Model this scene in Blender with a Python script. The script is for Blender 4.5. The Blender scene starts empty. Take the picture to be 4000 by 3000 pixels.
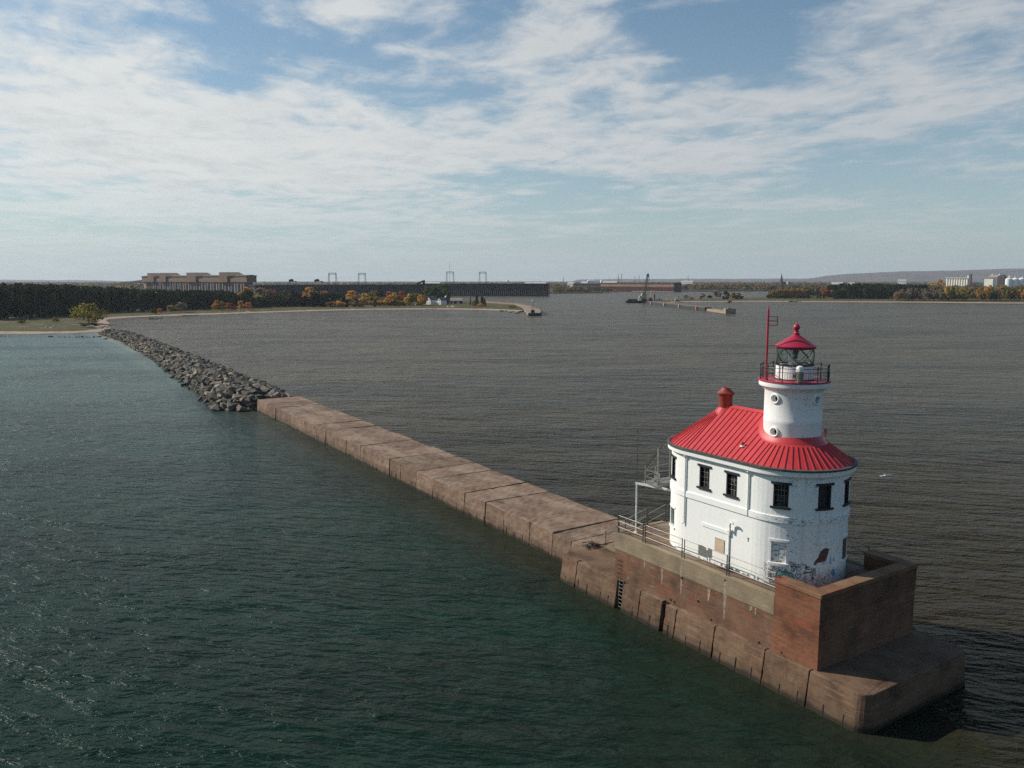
import bpy, bmesh, math, random
import numpy as np
from mathutils import Vector, Matrix
R = math.radians
PI = math.pi
random.seed(7)
rng = np.random.default_rng(7)
SC = bpy.context.scene
COL = SC.collection

# ------------------------------------------------------------------ camera
H = 26.6                      # camera height above the lake
FPX = 3175.6                  # focal length in photo pixels (4000 wide)
HZ = 1093.7                   # horizon row in the photo
TH = math.atan((1500 - HZ) / FPX)
cd = bpy.data.cameras.new('camera')
cam = bpy.data.objects.new('camera', cd)
COL.objects.link(cam)
cd.sensor_width = 36.0
cd.lens = 36.0 * FPX / 4000.0
cd.clip_start = 0.5
cd.clip_end = 60000
cam.location = (0, 0, H)
cam.rotation_euler = (PI / 2 - TH, 0, 0)
SC.camera = cam

# ------------------------------------------------------------------ light
SUN_AZ = -19.0                # direction the shadows fall (degrees from +X)
SUN_EL = 34.0
to_sun = Vector((-math.cos(R(SUN_AZ)) * math.cos(R(SUN_EL)), -math.sin(R(SUN_AZ)) * math.cos(R(SUN_EL)), math.sin(R(SUN_EL))))
sl = bpy.data.lights.new('sun', 'SUN')
sl.energy = 5.0
sl.angle = R(0.5)
sl.color = (1.0, 0.935, 0.83)
so = bpy.data.objects.new('sun', sl)
COL.objects.link(so)
so.rotation_euler = to_sun.to_track_quat('Z', 'Y').to_euler()
SC.view_settings.view_transform = 'Standard'
SC.view_settings.look = 'None'
SC.view_settings.exposure = 0.0
SC.view_settings.gamma = 1.0
SC.render.engine = 'CYCLES'
SC.cycles.use_denoising = False
SC.cycles.sample_clamp_indirect = 3.0
SC.cycles.sample_clamp_direct = 1.3
SC.cycles.max_bounces = 6
SC.cycles.transparent_max_bounces = 8
SC.cycles.volume_bounces = 0

# ------------------------------------------------------------------ node helpers
class NB:
    """small builder for node trees"""
    def __init__(s, nt):
        s.nt = nt
    def n(s, t, **k):
        a = s.nt.nodes.new(t)
        for q, v in k.items():
            setattr(a, q, v)
        return a
    def set(s, sock, v):
        if hasattr(v, 'is_output'):
            s.nt.links.new(v, sock)
        elif v is not None:
            if isinstance(v, (tuple, list)) and len(v) == 3 and sock.type == 'RGBA':
                v = (*v, 1)
            if isinstance(v, (int, float)) and sock.type == 'RGBA':
                v = (v, v, v, 1)
            sock.default_value = v
    def math(s, op, a, b=None, c=None, clamp=False):
        m = s.n('ShaderNodeMath', operation=op, use_clamp=clamp)
        s.set(m.inputs[0], a)
        if b is not None: s.set(m.inputs[1], b)
        if c is not None: s.set(m.inputs[2], c)
        return m.outputs[0]
    def vmath(s, op, a, b=None):
        m = s.n('ShaderNodeVectorMath', operation=op)
        s.set(m.inputs[0], a)
        if b is not None: s.set(m.inputs[1], b)
        return m.outputs['Value'] if op in ('DOT_PRODUCT', 'LENGTH') else m.outputs[0]
    def comb(s, x, y, z):
        m = s.n('ShaderNodeCombineXYZ')
        for i, v in enumerate((x, y, z)): s.set(m.inputs[i], v)
        return m.outputs[0]
    def sep(s, v):
        m = s.n('ShaderNodeSeparateXYZ'); s.set(m.inputs[0], v)
        return m.outputs
    def pos(s):
        return s.n('ShaderNodeNewGeometry').outputs['Position']
    def noise(s, vec, scale, detail=4, rough=0.55, dist=0.0):
        m = s.n('ShaderNodeTexNoise')
        s.set(m.inputs['Vector'], vec); s.set(m.inputs['Scale'], scale)
        s.set(m.inputs['Detail'], detail); s.set(m.inputs['Roughness'], rough); s.set(m.inputs['Distortion'], dist)
        return m.outputs['Fac']
    def voronoi(s, vec, scale, feature='F1', out='Distance'):
        m = s.n('ShaderNodeTexVoronoi', feature=feature)
        s.set(m.inputs['Vector'], vec); s.set(m.inputs['Scale'], scale)
        return m.outputs[out]
    def ramp(s, fac, stops, interp='LINEAR'):
        m = s.n('ShaderNodeValToRGB'); s.set(m.inputs[0], fac)
        cr = m.color_ramp; cr.interpolation = interp
        while len(cr.elements) < len(stops): cr.elements.new(0.5)
        for e, (p, c) in zip(cr.elements, stops):
            e.position = p
            e.color = (c, c, c, 1) if isinstance(c, (int, float)) else (*c, 1)
        return m.outputs[0]
    def step(s, v, a, b):                        # smooth 0..1 between a and b
        m = s.n('ShaderNodeMapRange', interpolation_type='SMOOTHSTEP')
        s.set(m.inputs['Value'], v); s.set(m.inputs['From Min'], a); s.set(m.inputs['From Max'], b)
        return m.outputs[0]
    def mix(s, f, a, b, blend='MIX'):
        m = s.n('ShaderNodeMix', data_type='RGBA', blend_type=blend)
        s.set(m.inputs[0], f); s.set(m.inputs[6], a); s.set(m.inputs[7], b)
        return m.outputs[2]
    def bump(s, h, strength=0.5, dist=0.02, normal=None):
        m = s.n('ShaderNodeBump')
        s.set(m.inputs['Height'], h); s.set(m.inputs['Strength'], strength); s.set(m.inputs['Distance'], dist)
        if normal is not None: s.set(m.inputs['Normal'], normal)
        return m.outputs[0]

MATS = {}
def mat(name, fn):
    m = bpy.data.materials.new(name); m.use_nodes = True
    nt = m.node_tree; nt.nodes.clear()
    b = NB(nt)
    out = b.n('ShaderNodeOutputMaterial')
    p = b.n('ShaderNodeBsdfPrincipled')
    nt.links.new(p.outputs[0], out.inputs[0])
    kw = fn(b) or {}
    surf = kw.pop('surface', None)
    for k, v in kw.items():
        b.set(p.inputs[k], v)
    if surf is not None: nt.links.new(surf, out.inputs[0])
    MATS[name] = m
    return m

def simple(name, c, rough=0.6, metal=0.0, var=0.25, scale=3.0, bump=0.0, spec=0.5):
    def f(b):
        n = b.noise(b.pos(), scale, 5, 0.65)
        lo = tuple(x * (1 - var) for x in c); hi = tuple(min(1, x * (1 + var)) for x in c)
        d = {'Base Color': b.ramp(n, [(0.3, lo), (0.7, hi)]), 'Roughness': rough, 'Metallic': metal, 'Specular IOR Level': spec}
        if bump: d['Normal'] = b.bump(n, 0.6, bump)
        return d
    return mat(name, f)

# ------------------------------------------------------------------ world: sky + clouds
def world():
    w = bpy.data.worlds.new('World'); SC.world = w; w.use_nodes = True
    nt = w.node_tree; nt.nodes.clear(); b = NB(nt)
    out = b.n('ShaderNodeOutputWorld'); bg = b.n('ShaderNodeBackground')
    nt.links.new(bg.outputs[0], out.inputs[0])
    sky = b.n('ShaderNodeTexSky', sky_type='NISHITA')
    sky.sun_disc = False
    sky.sun_elevation = R(SUN_EL)
    sky.sun_rotation = math.atan2(to_sun.x, to_sun.y) % (2 * PI)
    sky.air_density = 1.0; sky.dust_density = 0.6; sky.ozone_density = 1.5
    d = b.n('ShaderNodeTexCoord').outputs['Generated']
    x, y, z = b.sep(d)
    az = b.math('MULTIPLY', b.math('ARCTAN2', x, y), 180 / PI)
    el = b.math('MULTIPLY', b.math('ARCSINE', z), 180 / PI)
    zc = b.math('ADD', b.math('MAXIMUM', z, 0.0), 0.055)
    px = b.math('DIVIDE', x, zc); py = b.math('DIVIDE', y, zc)
    # cloud sheet, streets running slightly across the view
    v = b.comb(b.math('ADD', b.math('MULTIPLY', px, 0.80), b.math('MULTIPLY', py, 0.28)),
               b.math('ADD', b.math('MULTIPLY', py, 0.62), b.math('MULTIPLY', px, -0.25)), 3.1)
    def sheet_(vec):
        return b.math('ADD', b.math('MULTIPLY', b.noise(vec, 1.25, 9, 0.60, 0.30), 0.95), b.math('MULTIPLY', b.noise(vec, 5.2, 7, 0.60, 0.35), 0.62))
    d0 = sheet_(v)
    d1 = sheet_(b.comb(b.math('MULTIPLY', b.sep(v)[0], 0.965), b.math('MULTIPLY', b.sep(v)[1], 0.965), 3.1))   # the same deck a little higher up
    n3 = b.noise(b.comb(b.math('MULTIPLY', px, 0.45), py, 9.0), 0.55, 3, 0.5)
    # where the cloud deck is thick (+) or open (-): azimuth, elevation, widths, amount
    blobs = [(-24, 12.5, 9, 5.5, .34), (-30, 17.5, 6, 1.8, -.16), (-17, 10, 16, 2.6, .26), (-21, 6.5, 14, 3.5, .34), (-28, 8.0, 5, 1.0, -.14), (-18.6, 13.2, 4.2, 3.0, -.46),
             (-11, 15.2, 4.5, 2.2, -.22), (-20.5, 17.8, 4.0, 1.5, -.12), (-21.5, 17.2, 3.5, .9, .20), (-12, 17.0, 4.0, 1.5, .24), (-4.5, 17.2, 3.2, 1.1, .10), (-8, 13.2, 4.5, .8, .10),
             (-1.5, 17.6, 4, 1.6, -.22), (-5, 12.6, 5, 1.3, -.20), (2.5, 14.5, 5.5, 3.6, .26), (6, 17.8, 4, 1.4, -.16), (7.5, 16.8, 2.0, .8, .12), (15, 14.8, 4.2, 2.4, -.40), (11.5, 13.2, 3.5, 1.2, -.18), (9, 16.2, 3, 1.4, -.12),
             (13, 9.5, 10, 3.2, .28), (0, 9.2, 10, 1.5, .24), (-6, 6.5, 8, 2.5, .18), (27, 14, 7, 4.5, .22), (21, 18, 3, 2, .10), (4.2, 6.6, 5.5, 1.6, -.15), (22, 6.6, 8, 1.4, -.08), (9, 6.2, 5, .8, .12),
             (8, 3.6, 22, 1.7, -.04), (-18, 3.0, 14, 2.0, .10), (24, 10.5, 6, 2, .16), ]
    bias = None
    for (a0, e0, ra, re, am) in blobs:
        da = b.math('DIVIDE', b.math('SUBTRACT', az, a0), ra); de = b.math('DIVIDE', b.math('SUBTRACT', el, e0), re)
        r2 = b.math('ADD', b.math('MULTIPLY', da, da), b.math('MULTIPLY', de, de))
        g = b.math('MULTIPLY', b.math('EXPONENT', b.math('MULTIPLY', r2, -1.0)), am)
        bias = g if bias is None else b.math('ADD', bias, g)
    dens = b.math('ADD', d0, b.math('MULTIPLY', n3, 0.25))
    dens = b.math('ADD', dens, b.math('MULTIPLY', bias, 0.56))
    away = b.math('MAXIMUM', b.step(b.math('ABSOLUTE', az), 42.0, 75.0), b.step(el, 22.0, 40.0))
    dens = b.math('SUBTRACT', dens, b.math('MULTIPLY', away, 0.42))
    cov = b.step(dens, 0.81, 1.15)
    cov = b.math('MULTIPLY', cov, b.math('ADD', 0.25, b.math('MULTIPLY', b.step(el, 0.3, 7.5), 0.66)))
    shade = b.noise(v, 2.3, 6, 0.6, 0.3)
    thick = b.step(dens, 1.0, 1.4)
    under = b.step(b.math('SUBTRACT', d1, d0), -0.06, 0.20)
    cb = b.mix(b.math('MAXIMUM', b.math('MULTIPLY', b.math('MULTIPLY', b.step(shade, 0.42, 0.72), thick), 0.8), b.math('MULTIPLY', under, b.math('ADD', 0.25, b.math('MULTIPLY', thick, 0.5)))), CLOUD_LIT, CLOUD_GREY)
    warm = b.step(az, 30.0, -32.0)
    cb = b.mix(warm, b.mix(1.0, cb, (0.70, 0.73, 0.78), 'MULTIPLY'), cb)
    skyc = b.mix(1.0, sky.outputs[0], SKY_TINT, 'MULTIPLY')
    # pale haze towards the horizon
    hz = b.math('MULTIPLY', b.math('EXPONENT', b.math('MULTIPLY', b.math('MAXIMUM', el, 0.0), -0.135)), 0.86)
    skyc = b.mix(hz, skyc, HORIZON)
    col = b.mix(cov, skyc, cb)
    b.set(bg.inputs[0], col)
    bg.inputs[1].default_value = 0.1
CLOUD_LIT = (8.0, 8.05, 7.75); CLOUD_GREY = (4.9, 5.2, 5.4); HORIZON = (4.7, 5.6, 5.8); SKY_TINT = (0.74, 0.90, 0.93)
world()

# ------------------------------------------------------------------ placement helpers
def ray(u, v):
    x = (u - 2000) / FPX; z = (1500 - v) / FPX
    return x, math.cos(TH) + z * math.sin(TH), -math.sin(TH) + z * math.cos(TH)
def G(u, v, z=0.0):                     # survey: ground point seen at a photo pixel, at height z
    x, y, w = ray(u, v); t = (z - H) / w
    return Vector((x * t, y * t, z))
def D(u, v, Y):                         # survey: point at ground distance Y
    x, y, w = ray(u, v); t = Y / y
    return Vector((x * t, Y, H + w * t))
AX = R(123.0)                           # the breakwater's axis
EX = (math.cos(AX), math.sin(AX)); EY = (math.sin(AX), -math.cos(AX))
ORG = (19.127, 48.212)
def W(s, t, z=0.0):                     # s along the breakwater to land, t across it, z up
    return Vector((ORG[0] + s * EX[0] + t * EY[0], ORG[1] + s * EX[1] + t * EY[1], z))
def st_of(p):
    dx, dy = p[0] - ORG[0], p[1] - ORG[1]
    return dx * EX[0] + dy * EX[1], dx * EY[0] + dy * EY[1]

ROOTM = {}
def tag(o, label=None, cat=None, group=None, kind=None):
    if label: o['label'] = label
    if cat: o['category'] = cat
    if group: o['group'] = group
    if kind: o['kind'] = kind
    return o
def thing(name, label, cat, loc=(0, 0, 0), rz=0.0, group=None):
    o = bpy.data.objects.new(name, None); COL.objects.link(o)
    o.empty_display_size = 0.5
    o.location = loc; o.rotation_euler = (0, 0, rz)
    ROOTM[o.name] = Matrix.Translation(loc) @ Matrix.Rotation(rz, 4, 'Z')
    return tag(o, label, cat, group)
def site(name, label, cat, s, t, z, group=None):
    return thing(name, label, cat, W(s, t, z), AX, group)

class MB:
    """collects shapes in world coordinates; build() links them as one mesh object"""
    def __init__(s, fr=None):
        s.v = []; s.f = []; s.m = []; s.cur = 0
        s.fr = fr or (lambda a, b, c: Vector((a, b, c)))
    def add(s, verts, faces):
        o = len(s.v)
        s.v += [tuple(s.fr(*p)) for p in verts]
        s.f += [tuple(o + i for i in f) for f in faces]
        s.m += [s.cur] * len(faces)
        return s
    def box(s, x0, x1, y0, y1, z0, z1):
        return s.add([(x0, y0, z0), (x1, y0, z0), (x1, y1, z0), (x0, y1, z0), (x0, y0, z1), (x1, y0, z1), (x1, y1, z1), (x0, y1, z1)],
                     [(0, 3, 2, 1), (4, 5, 6, 7), (0, 1, 5, 4), (1, 2, 6, 5), (2, 3, 7, 6), (3, 0, 4, 7)])
    def prism(s, poly, z0, z1, top=None):
        n = len(poly); top = top or poly
        return s.add([(x, y, z0) for x, y in poly] + [(x, y, z1) for x, y in top],
                     [tuple(range(n - 1, -1, -1)), tuple(range(n, 2 * n))] + [(i, (i + 1) % n, n + (i + 1) % n, n + i) for i in range(n)])
    def tube(s, p, q, r, n=8, r2=None):
        p = Vector(p); q = Vector(q); d = (q - p).normalized(); r2 = r if r2 is None else r2
        a = d.orthogonal().normalized(); c = d.cross(a)
        vs = [tuple(p + (a * math.cos(2 * PI * i / n) + c * math.sin(2 * PI * i / n)) * r) for i in range(n)]
        vs += [tuple(q + (a * math.cos(2 * PI * i / n) + c * math.sin(2 * PI * i / n)) * r2) for i in range(n)]
        return s.add(vs, [tuple(range(n - 1, -1, -1)), tuple(range(n, 2 * n))] + [(i, (i + 1) % n, n + (i + 1) % n, n + i) for i in range(n)])
    def bar(s, p, q, w, h):                # box section bar
        p = Vector(p); q = Vector(q); d = (q - p).normalized()
        a = d.cross(Vector((0, 0, 1)))
        a = Vector((1, 0, 0)) if a.length < 1e-4 else a.normalized()
        c = a.cross(d).normalized(); vs = []
        for e in (p, q):
            for i, j in ((-1, -1), (1, -1), (1, 1), (-1, 1)): vs.append(tuple(e + a * i * w / 2 + c * j * h / 2))
        return s.add(vs, [(3, 2, 1, 0), (4, 5, 6, 7), (0, 1, 5, 4), (1, 2, 6, 5), (2, 3, 7, 6), (3, 0, 4, 7)])
    def path(s, pts, r, n=8):
        for a, c in zip(pts[:-1], pts[1:]): s.tube(a, c, r, n)
        return s
    def lathe(s, cx, cy, prof, n=32, a0=0.0, a1=2 * PI):
        full = abs(a1 - a0 - 2 * PI) < 1e-6
        k = n if full else n + 1; vs = []
        for i in range(k):
            a = a0 + (a1 - a0) * i / n
            for r, z in prof: vs.append((cx + r * math.cos(a), cy + r * math.sin(a), z))
        m = len(prof); fs = []
        for i in range(n):
            i2 = (i + 1) % k
            for j in range(m - 1): fs.append((i * m + j, i2 * m + j, i2 * m + j + 1, i * m + j + 1))
        return s.add(vs, fs)
    def build(s, name, m, parent=None, origin=None, smooth=False, bevel=0.0, recalc=True):
        if parent is not None:
            r = parent
            while r.parent is not None: r = r.parent
            M = ROOTM[r.name] if r.name in ROOTM else Matrix.Translation(r.location)
        else:
            M = Matrix.Translation(origin if origin is not None else (0, 0, 0))
        Mi = np.array(M.inverted())
        V = np.array(s.v, dtype=np.float64) @ Mi[:3, :3].T + Mi[:3, 3]
        me = bpy.data.meshes.new(name)
        me.from_pydata(V.tolist(), [], s.f)
        ms = m if isinstance(m, (list, tuple)) else [m]
        for q in ms: me.materials.append(MATS[q])
        if len(ms) > 1: me.polygons.foreach_set('material_index', s.m)
        if recalc:
            bm = bmesh.new(); bm.from_mesh(me)
            bmesh.ops.recalc_face_normals(bm, faces=bm.faces)
            bm.to_mesh(me); bm.free()
        if smooth:
            me.polygons.foreach_set('use_smooth', [True] * len(me.polygons))
            try: me.set_sharp_from_angle(angle=R(35))
            except Exception: pass
        o = bpy.data.objects.new(name, me); COL.objects.link(o)
        if parent is not None: o.parent = parent
        else: o.location = origin if origin is not None else (0, 0, 0)
        if bevel:
            q = o.modifiers.new('bevel', 'BEVEL'); q.width = bevel; q.segments = 2; q.limit_method = 'ANGLE'
        return o
CT = bpy.data.textures.new('weathering', 'CLOUDS'); CT.noise_scale = 0.55; CT.noise_depth = 4
def weather(o, amp=.10, lev=4):                # uneven, chipped concrete
    a = o.modifiers.new('sub', 'SUBSURF'); a.subdivision_type = 'SIMPLE'; a.levels = lev; a.render_levels = lev
    d = o.modifiers.new('worn', 'DISPLACE'); d.texture = CT; d.texture_coords = 'GLOBAL'; d.strength = amp; d.mid_level = .62
    return o
def SB(): return MB(lambda s, t, z: W(s, t, z))

# ------------------------------------------------------------------ materials of the place
def siteco(b):
    P = b.pos()
    rel = b.vmath('SUBTRACT', P, (ORG[0], ORG[1], 0))
    s = b.vmath('DOT_PRODUCT', rel, (EX[0], EX[1], 0)); t = b.vmath('DOT_PRODUCT', rel, (EY[0], EY[1], 0))
    z = b.sep(P)[2]
    return P, s, t, z

def concrete(name, a, c, dark, tide=True, boards=0.32, pale=(0.42, 0.36, 0.28), red=0.0):
    def f(b):
        P, s, t, z = siteco(b)
        n = b.noise(P, 0.55, 8, 0.65)
        nf = b.noise(P, 7.0, 6, 0.7)
        col = b.ramp(n, [(0.30, dark), (0.47, a), (0.70, c)])
        # board marks and layered pours: thin horizontal wavering lines
        wob = b.math('MULTIPLY', b.noise(b.comb(s, t, b.math('MULTIPLY', z, 3.0)), 0.35, 4, 0.6), 0.5)
        fr = b.math('FRACT', b.math('DIVIDE', b.math('ADD', z, wob), boards))
        line = b.math('MULTIPLY', b.step(fr, 0.80, 0.97), b.step(b.noise(b.comb(b.math('MULTIPLY', s, 0.5), b.math('MULTIPLY', t, 0.5), b.math('MULTIPLY', z, 5.0)), 1.0, 5, 0.7), 0.46, 0.62))
        nrm = b.n('ShaderNodeNewGeometry').outputs['Normal']
        upf = b.step(b.sep(nrm)[2], 0.45, 0.8)
        side = b.math('SUBTRACT', 1.0, upf)
        col = b.mix(b.math('MULTIPLY', b.math('MULTIPLY', line, side), 0.5), col, dark)
        lay = b.noise(b.comb(b.math('MULTIPLY', s, 0.55), b.math('MULTIPLY', t, 0.55), b.math('MULTIPLY', z, 4.2)), 1.0, 7, 0.72)
        col = b.mix(b.math('MULTIPLY', b.math('MULTIPLY', b.step(lay, 0.53, 0.70), side), 0.62), col, pale)
        col = b.mix(b.math('MULTIPLY', b.math('MULTIPLY', b.step(lay, 0.46, 0.32), side), 0.62), col, dark)
        if red:
            rn = b.noise(b.comb(b.math('MULTIPLY', s, 0.5), t, b.math('MULTIPLY', z, 2.2)), 0.8, 6, 0.7)
            col = b.mix(b.math('MULTIPLY', b.step(rn, 0.50, 0.66), red), col, (0.26, 0.062, 0.030))
        oi = b.n('ShaderNodeObjectInfo').outputs['Random']
        col = b.mix(1.0, col, b.ramp(oi, [(0.0, 0.80), (0.5, 1.0), (1.0, 1.18)]), 'MULTIPLY')
        # lime runs
        st = b.noise(b.comb(b.math('MULTIPLY', s, 2.3), b.math('MULTIPLY', t, 2.3), b.math('MULTIPLY', z, 0.22)), 1.0, 4, 0.6)
        col = b.mix(b.math('MULTIPLY', b.math('MULTIPLY', b.step(st, 0.66, 0.78), side), 0.55), col, pale)
        # speckle, pits, worn patches on the flat tops
        col = b.mix(b.math('MULTIPLY', b.step(nf, 0.58, 0.75), 0.35), col, pale)
        col = b.mix(b.math('MULTIPLY', b.step(nf, 0.40, 0.28), 0.6), col, dark)
        big = b.noise(b.comb(b.math('MULTIPLY', s, 0.12), b.math('MULTIPLY', t, 0.30), 0.0), 1.0, 5, 0.6)
        col = b.mix(b.math('MULTIPLY', b.math('MULTIPLY', b.step(big, 0.46, 0.64), upf), 0.60), col, pale)
        if tide:
            wl = b.math('ADD', z, b.math('MULTIPLY', n, 0.5))
            col = b.mix(b.math('MULTIPLY', b.step(wl, 1.45, 0.85), 0.42), col, (0.060, 0.042, 0.028))
            col = b.mix(b.math('MULTIPLY', b.step(wl, 0.72, 0.40), 0.85), col, (0.016, 0.015, 0.010))
        h = b.math('ADD', b.math('MULTIPLY', nf, 0.6), b.math('ADD', n, b.math('MULTIPLY', line, -0.5)))
        return {'Base Color': col, 'Roughness': 0.88, 'Specular IOR Level': 0.25, 'Normal': b.bump(h, 0.8, 0.05)}
    return mat(name, f)
concrete('brown_concrete', (0.145, 0.085, 0.052), (0.20, 0.128, 0.080), (0.066, 0.038, 0.024), pale=(0.25, 0.175, 0.115))
concrete('pier_concrete', (0.182, 0.116, 0.080), (0.250, 0.174, 0.122), (0.100, 0.064, 0.045), pale=(0.32, 0.245, 0.178))
concrete('grey_concrete', (0.20, 0.155, 0.100), (0.265, 0.205, 0.135), (0.12, 0.10, 0.070), tide=False, boards=40.0, pale=(0.34, 0.28, 0.19))
concrete('block_concrete', (0.135, 0.072, 0.045), (0.20, 0.115, 0.074), (0.070, 0.040, 0.027), tide=False, pale=(0.27, 0.19, 0.135), red=0.45)
concrete('red_concrete', (0.165, 0.068, 0.038), (0.225, 0.105, 0.060), (0.080, 0.036, 0.022), tide=False, pale=(0.26, 0.16, 0.10), red=0.50)
concrete('cap_concrete', (0.20, 0.105, 0.058), (0.26, 0.165, 0.10), (0.13, 0.065, 0.038), tide=False, boards=40.0, pale=(0.30, 0.21, 0.13), red=0.75)
concrete('deck_concrete', (0.19, 0.125, 0.085), (0.25, 0.18, 0.13), (0.13, 0.085, 0.06), tide=False, boards=40.0, pale=(0.30, 0.25, 0.20))

def white(b):
    P, s, t, z = siteco(b)
    fine = b.noise(P, 6.0, 6, 0.7)
    br = b.noise(P, 0.9, 5, 0.6)
    col = b.ramp(fine, [(0.3, (0.77, 0.765, 0.73)), (0.7, (0.87, 0.865, 0.825))])
    # faint rain streaks
    st = b.noise(b.comb(b.math('MULTIPLY', s, 3.5), b.math('MULTIPLY', t, 3.5), b.math('MULTIPLY', z, 0.18)), 1.0, 4, 0.55)
    worn = b.step(s, 8.6, 2.9)            # the weather side towards the lake is more worn
    col = b.mix(b.math('MULTIPLY', b.step(st, 0.50, 0.72), b.math('ADD', 0.06, b.math('MULTIPLY', worn, 0.32))), col, (0.42, 0.43, 0.41))
    # course lines of the masonry under the paint
    fr = b.math('FRACT', b.math('DIVIDE', z, 0.15))
    ln = b.math('MULTIPLY', b.step(fr, 0.86, 0.97), b.step(b.noise(b.comb(b.math('MULTIPLY', s, 0.8), b.math('MULTIPLY', t, 0.8), b.math('MULTIPLY', z, 7.0)), 1.0, 4, 0.6), 0.45, 0.62))
    col = b.mix(b.math('MULTIPLY', ln, 0.10), col, (0.45, 0.45, 0.43))
    # chipped paint: small horizontal flakes, more on the lake side, around the belt and the foot
    fl = b.noise(b.comb(b.math('MULTIPLY', s, 1.6), b.math('MULTIPLY', t, 1.6), b.math('MULTIPLY', z, 4.0)), 3.4, 5, 0.72)
    patch = b.noise(P, 0.8, 3, 0.6)
    foot = b.step(z, 7.9, 6.1)
    belt = b.math('MULTIPLY', b.step(z, 10.25, 10.5), b.step(z, 11.0, 10.8))
    band = b.math('MULTIPLY', b.step(z, 16.65, 16.85), b.step(z, 17.1, 16.95))
    th = b.math('SUBTRACT', 0.695, b.math('MULTIPLY', worn, 0.085))
    th = b.math('SUBTRACT', th, b.math('MULTIPLY', foot, 0.075))
    th = b.math('SUBTRACT', th, b.math('MULTIPLY', b.math('ADD', belt, band), b.math('MULTIPLY', worn, 0.05)))
    th = b.math('SUBTRACT', th, b.math('MULTIPLY', b.step(patch, 0.45, 0.7), 0.06))
    ch = b.math('MULTIPLY', b.step(b.math('SUBTRACT', fl, th), 0.0, 0.025), 0.85)
    cc = b.ramp(b.noise(P, 2.0, 3, 0.5), [(0.45, (0.10, 0.10, 0.105)), (0.62, (0.20, 0.19, 0.18))])
    col = b.mix(ch, col, cc)
    return {'Base Color': col, 'Roughness': 0.62, 'Specular IOR Level': 0.3, 'Normal': b.bump(b.math('ADD', fine, b.math('MULTIPLY', ch, -0.8)), 0.5, 0.012)}
mat('white_paint', white)
def redroof(b):
    P = b.pos(); n = b.noise(P, 1.2, 6, 0.65); f = b.noise(P, 9.0, 5, 0.7)
    col = b.ramp(n, [(0.3, (0.47, 0.034, 0.038)), (0.7, (0.56, 0.050, 0.054))])
    col = b.mix(b.math('MULTIPLY', b.step(f, 0.55, 0.75), 0.20), col, (0.54, 0.12, 0.11))
    rn = b.noise(b.vmath('MULTIPLY', P, (2.0, 2.0, 0.5)), 1.4, 5, 0.7)
    col = b.mix(b.math('MULTIPLY', b.step(rn, 0.52, 0.70), 0.45), col, (0.40, 0.045, 0.040))
    col = b.mix(b.math('MULTIPLY', b.step(rn, 0.42, 0.30), 0.35), col, (0.56, 0.095, 0.09))
    return {'Base Color': col, 'Roughness': b.ramp(f, [(0.3, 0.33), (0.7, 0.47)]), 'Specular IOR Level': 0.55, 'Normal': b.bump(n, 0.25, 0.03)}
mat('red_metal', redroof)
def redpaint(b):
    P = b.pos(); n = b.noise(P, 3.0, 6, 0.65); f = b.noise(P, 14.0, 4, 0.7)
    col = b.ramp(n, [(0.3, (0.33, 0.014, 0.036)), (0.7, (0.43, 0.026, 0.060))])
    col = b.mix(b.math('MULTIPLY', b.step(f, 0.68, 0.76), 0.5), col, (0.62, 0.30, 0.32))
    return {'Base Color': col, 'Roughness': 0.42, 'Normal': b.bump(f, 0.2, 0.01)}
mat('red_paint', redpaint)
simple('chimney_red', (0.25, 0.038, 0.027), 0.6, var=0.35, scale=3.0, bump=0.01)
simple('black_trim', (0.020, 0.020, 0.023), 0.55, var=0.5, scale=9.0, bump=0.008)
def gutter(b):
    P = b.pos(); n = b.noise(P, 2.2, 5, 0.7)
    return {'Base Color': b.ramp(n, [(0.35, (0.045, 0.042, 0.045)), (0.55, (0.085, 0.075, 0.07)), (0.72, (0.20, 0.16, 0.13))]), 'Roughness': 0.7}
mat('gutter_dark', gutter)
simple('iron_black', (0.012, 0.012, 0.016), 0.5, var=0.3, scale=12)
simple('steel_grey', (0.24, 0.225, 0.195), 0.45, metal=0.4, var=0.35, scale=5)
simple('dark_steel', (0.07, 0.065, 0.06), 0.55, metal=0.4, var=0.4, scale=6)
simple('white_steel', (0.72, 0.72, 0.68), 0.5, var=0.15, scale=5)
simple('rust', (0.13, 0.05, 0.025), 0.85, var=0.6, scale=6)
def pane(b):
    P = b.pos()
    v = b.voronoi(b.vmath('MULTIPLY', P, (1, 1, 1)), 4.2, out='Color')
    r = b.sep(v)[0]
    col = b.ramp(r, [(0.0, (0.010, 0.011, 0.012)), (0.62, (0.018, 0.018, 0.018)), (0.80, (0.06, 0.058, 0.052)), (0.95, (0.16, 0.16, 0.15))], 'CONSTANT')
    return {'Base Color': col, 'Roughness': 0.25, 'Specular IOR Level': 0.25}
mat('window_glass', pane)
simple('muntin', (0.16, 0.15, 0.13), 0.7, var=0.6, scale=8)
simple('tan_board', (0.52, 0.40, 0.28), 0.7, var=0.10, scale=2)
simple('brown_board', (0.085, 0.048, 0.030), 0.7, var=0.35, scale=4)
simple('grey_board', (0.15, 0.15, 0.135), 0.7, var=0.25, scale=5)
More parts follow.
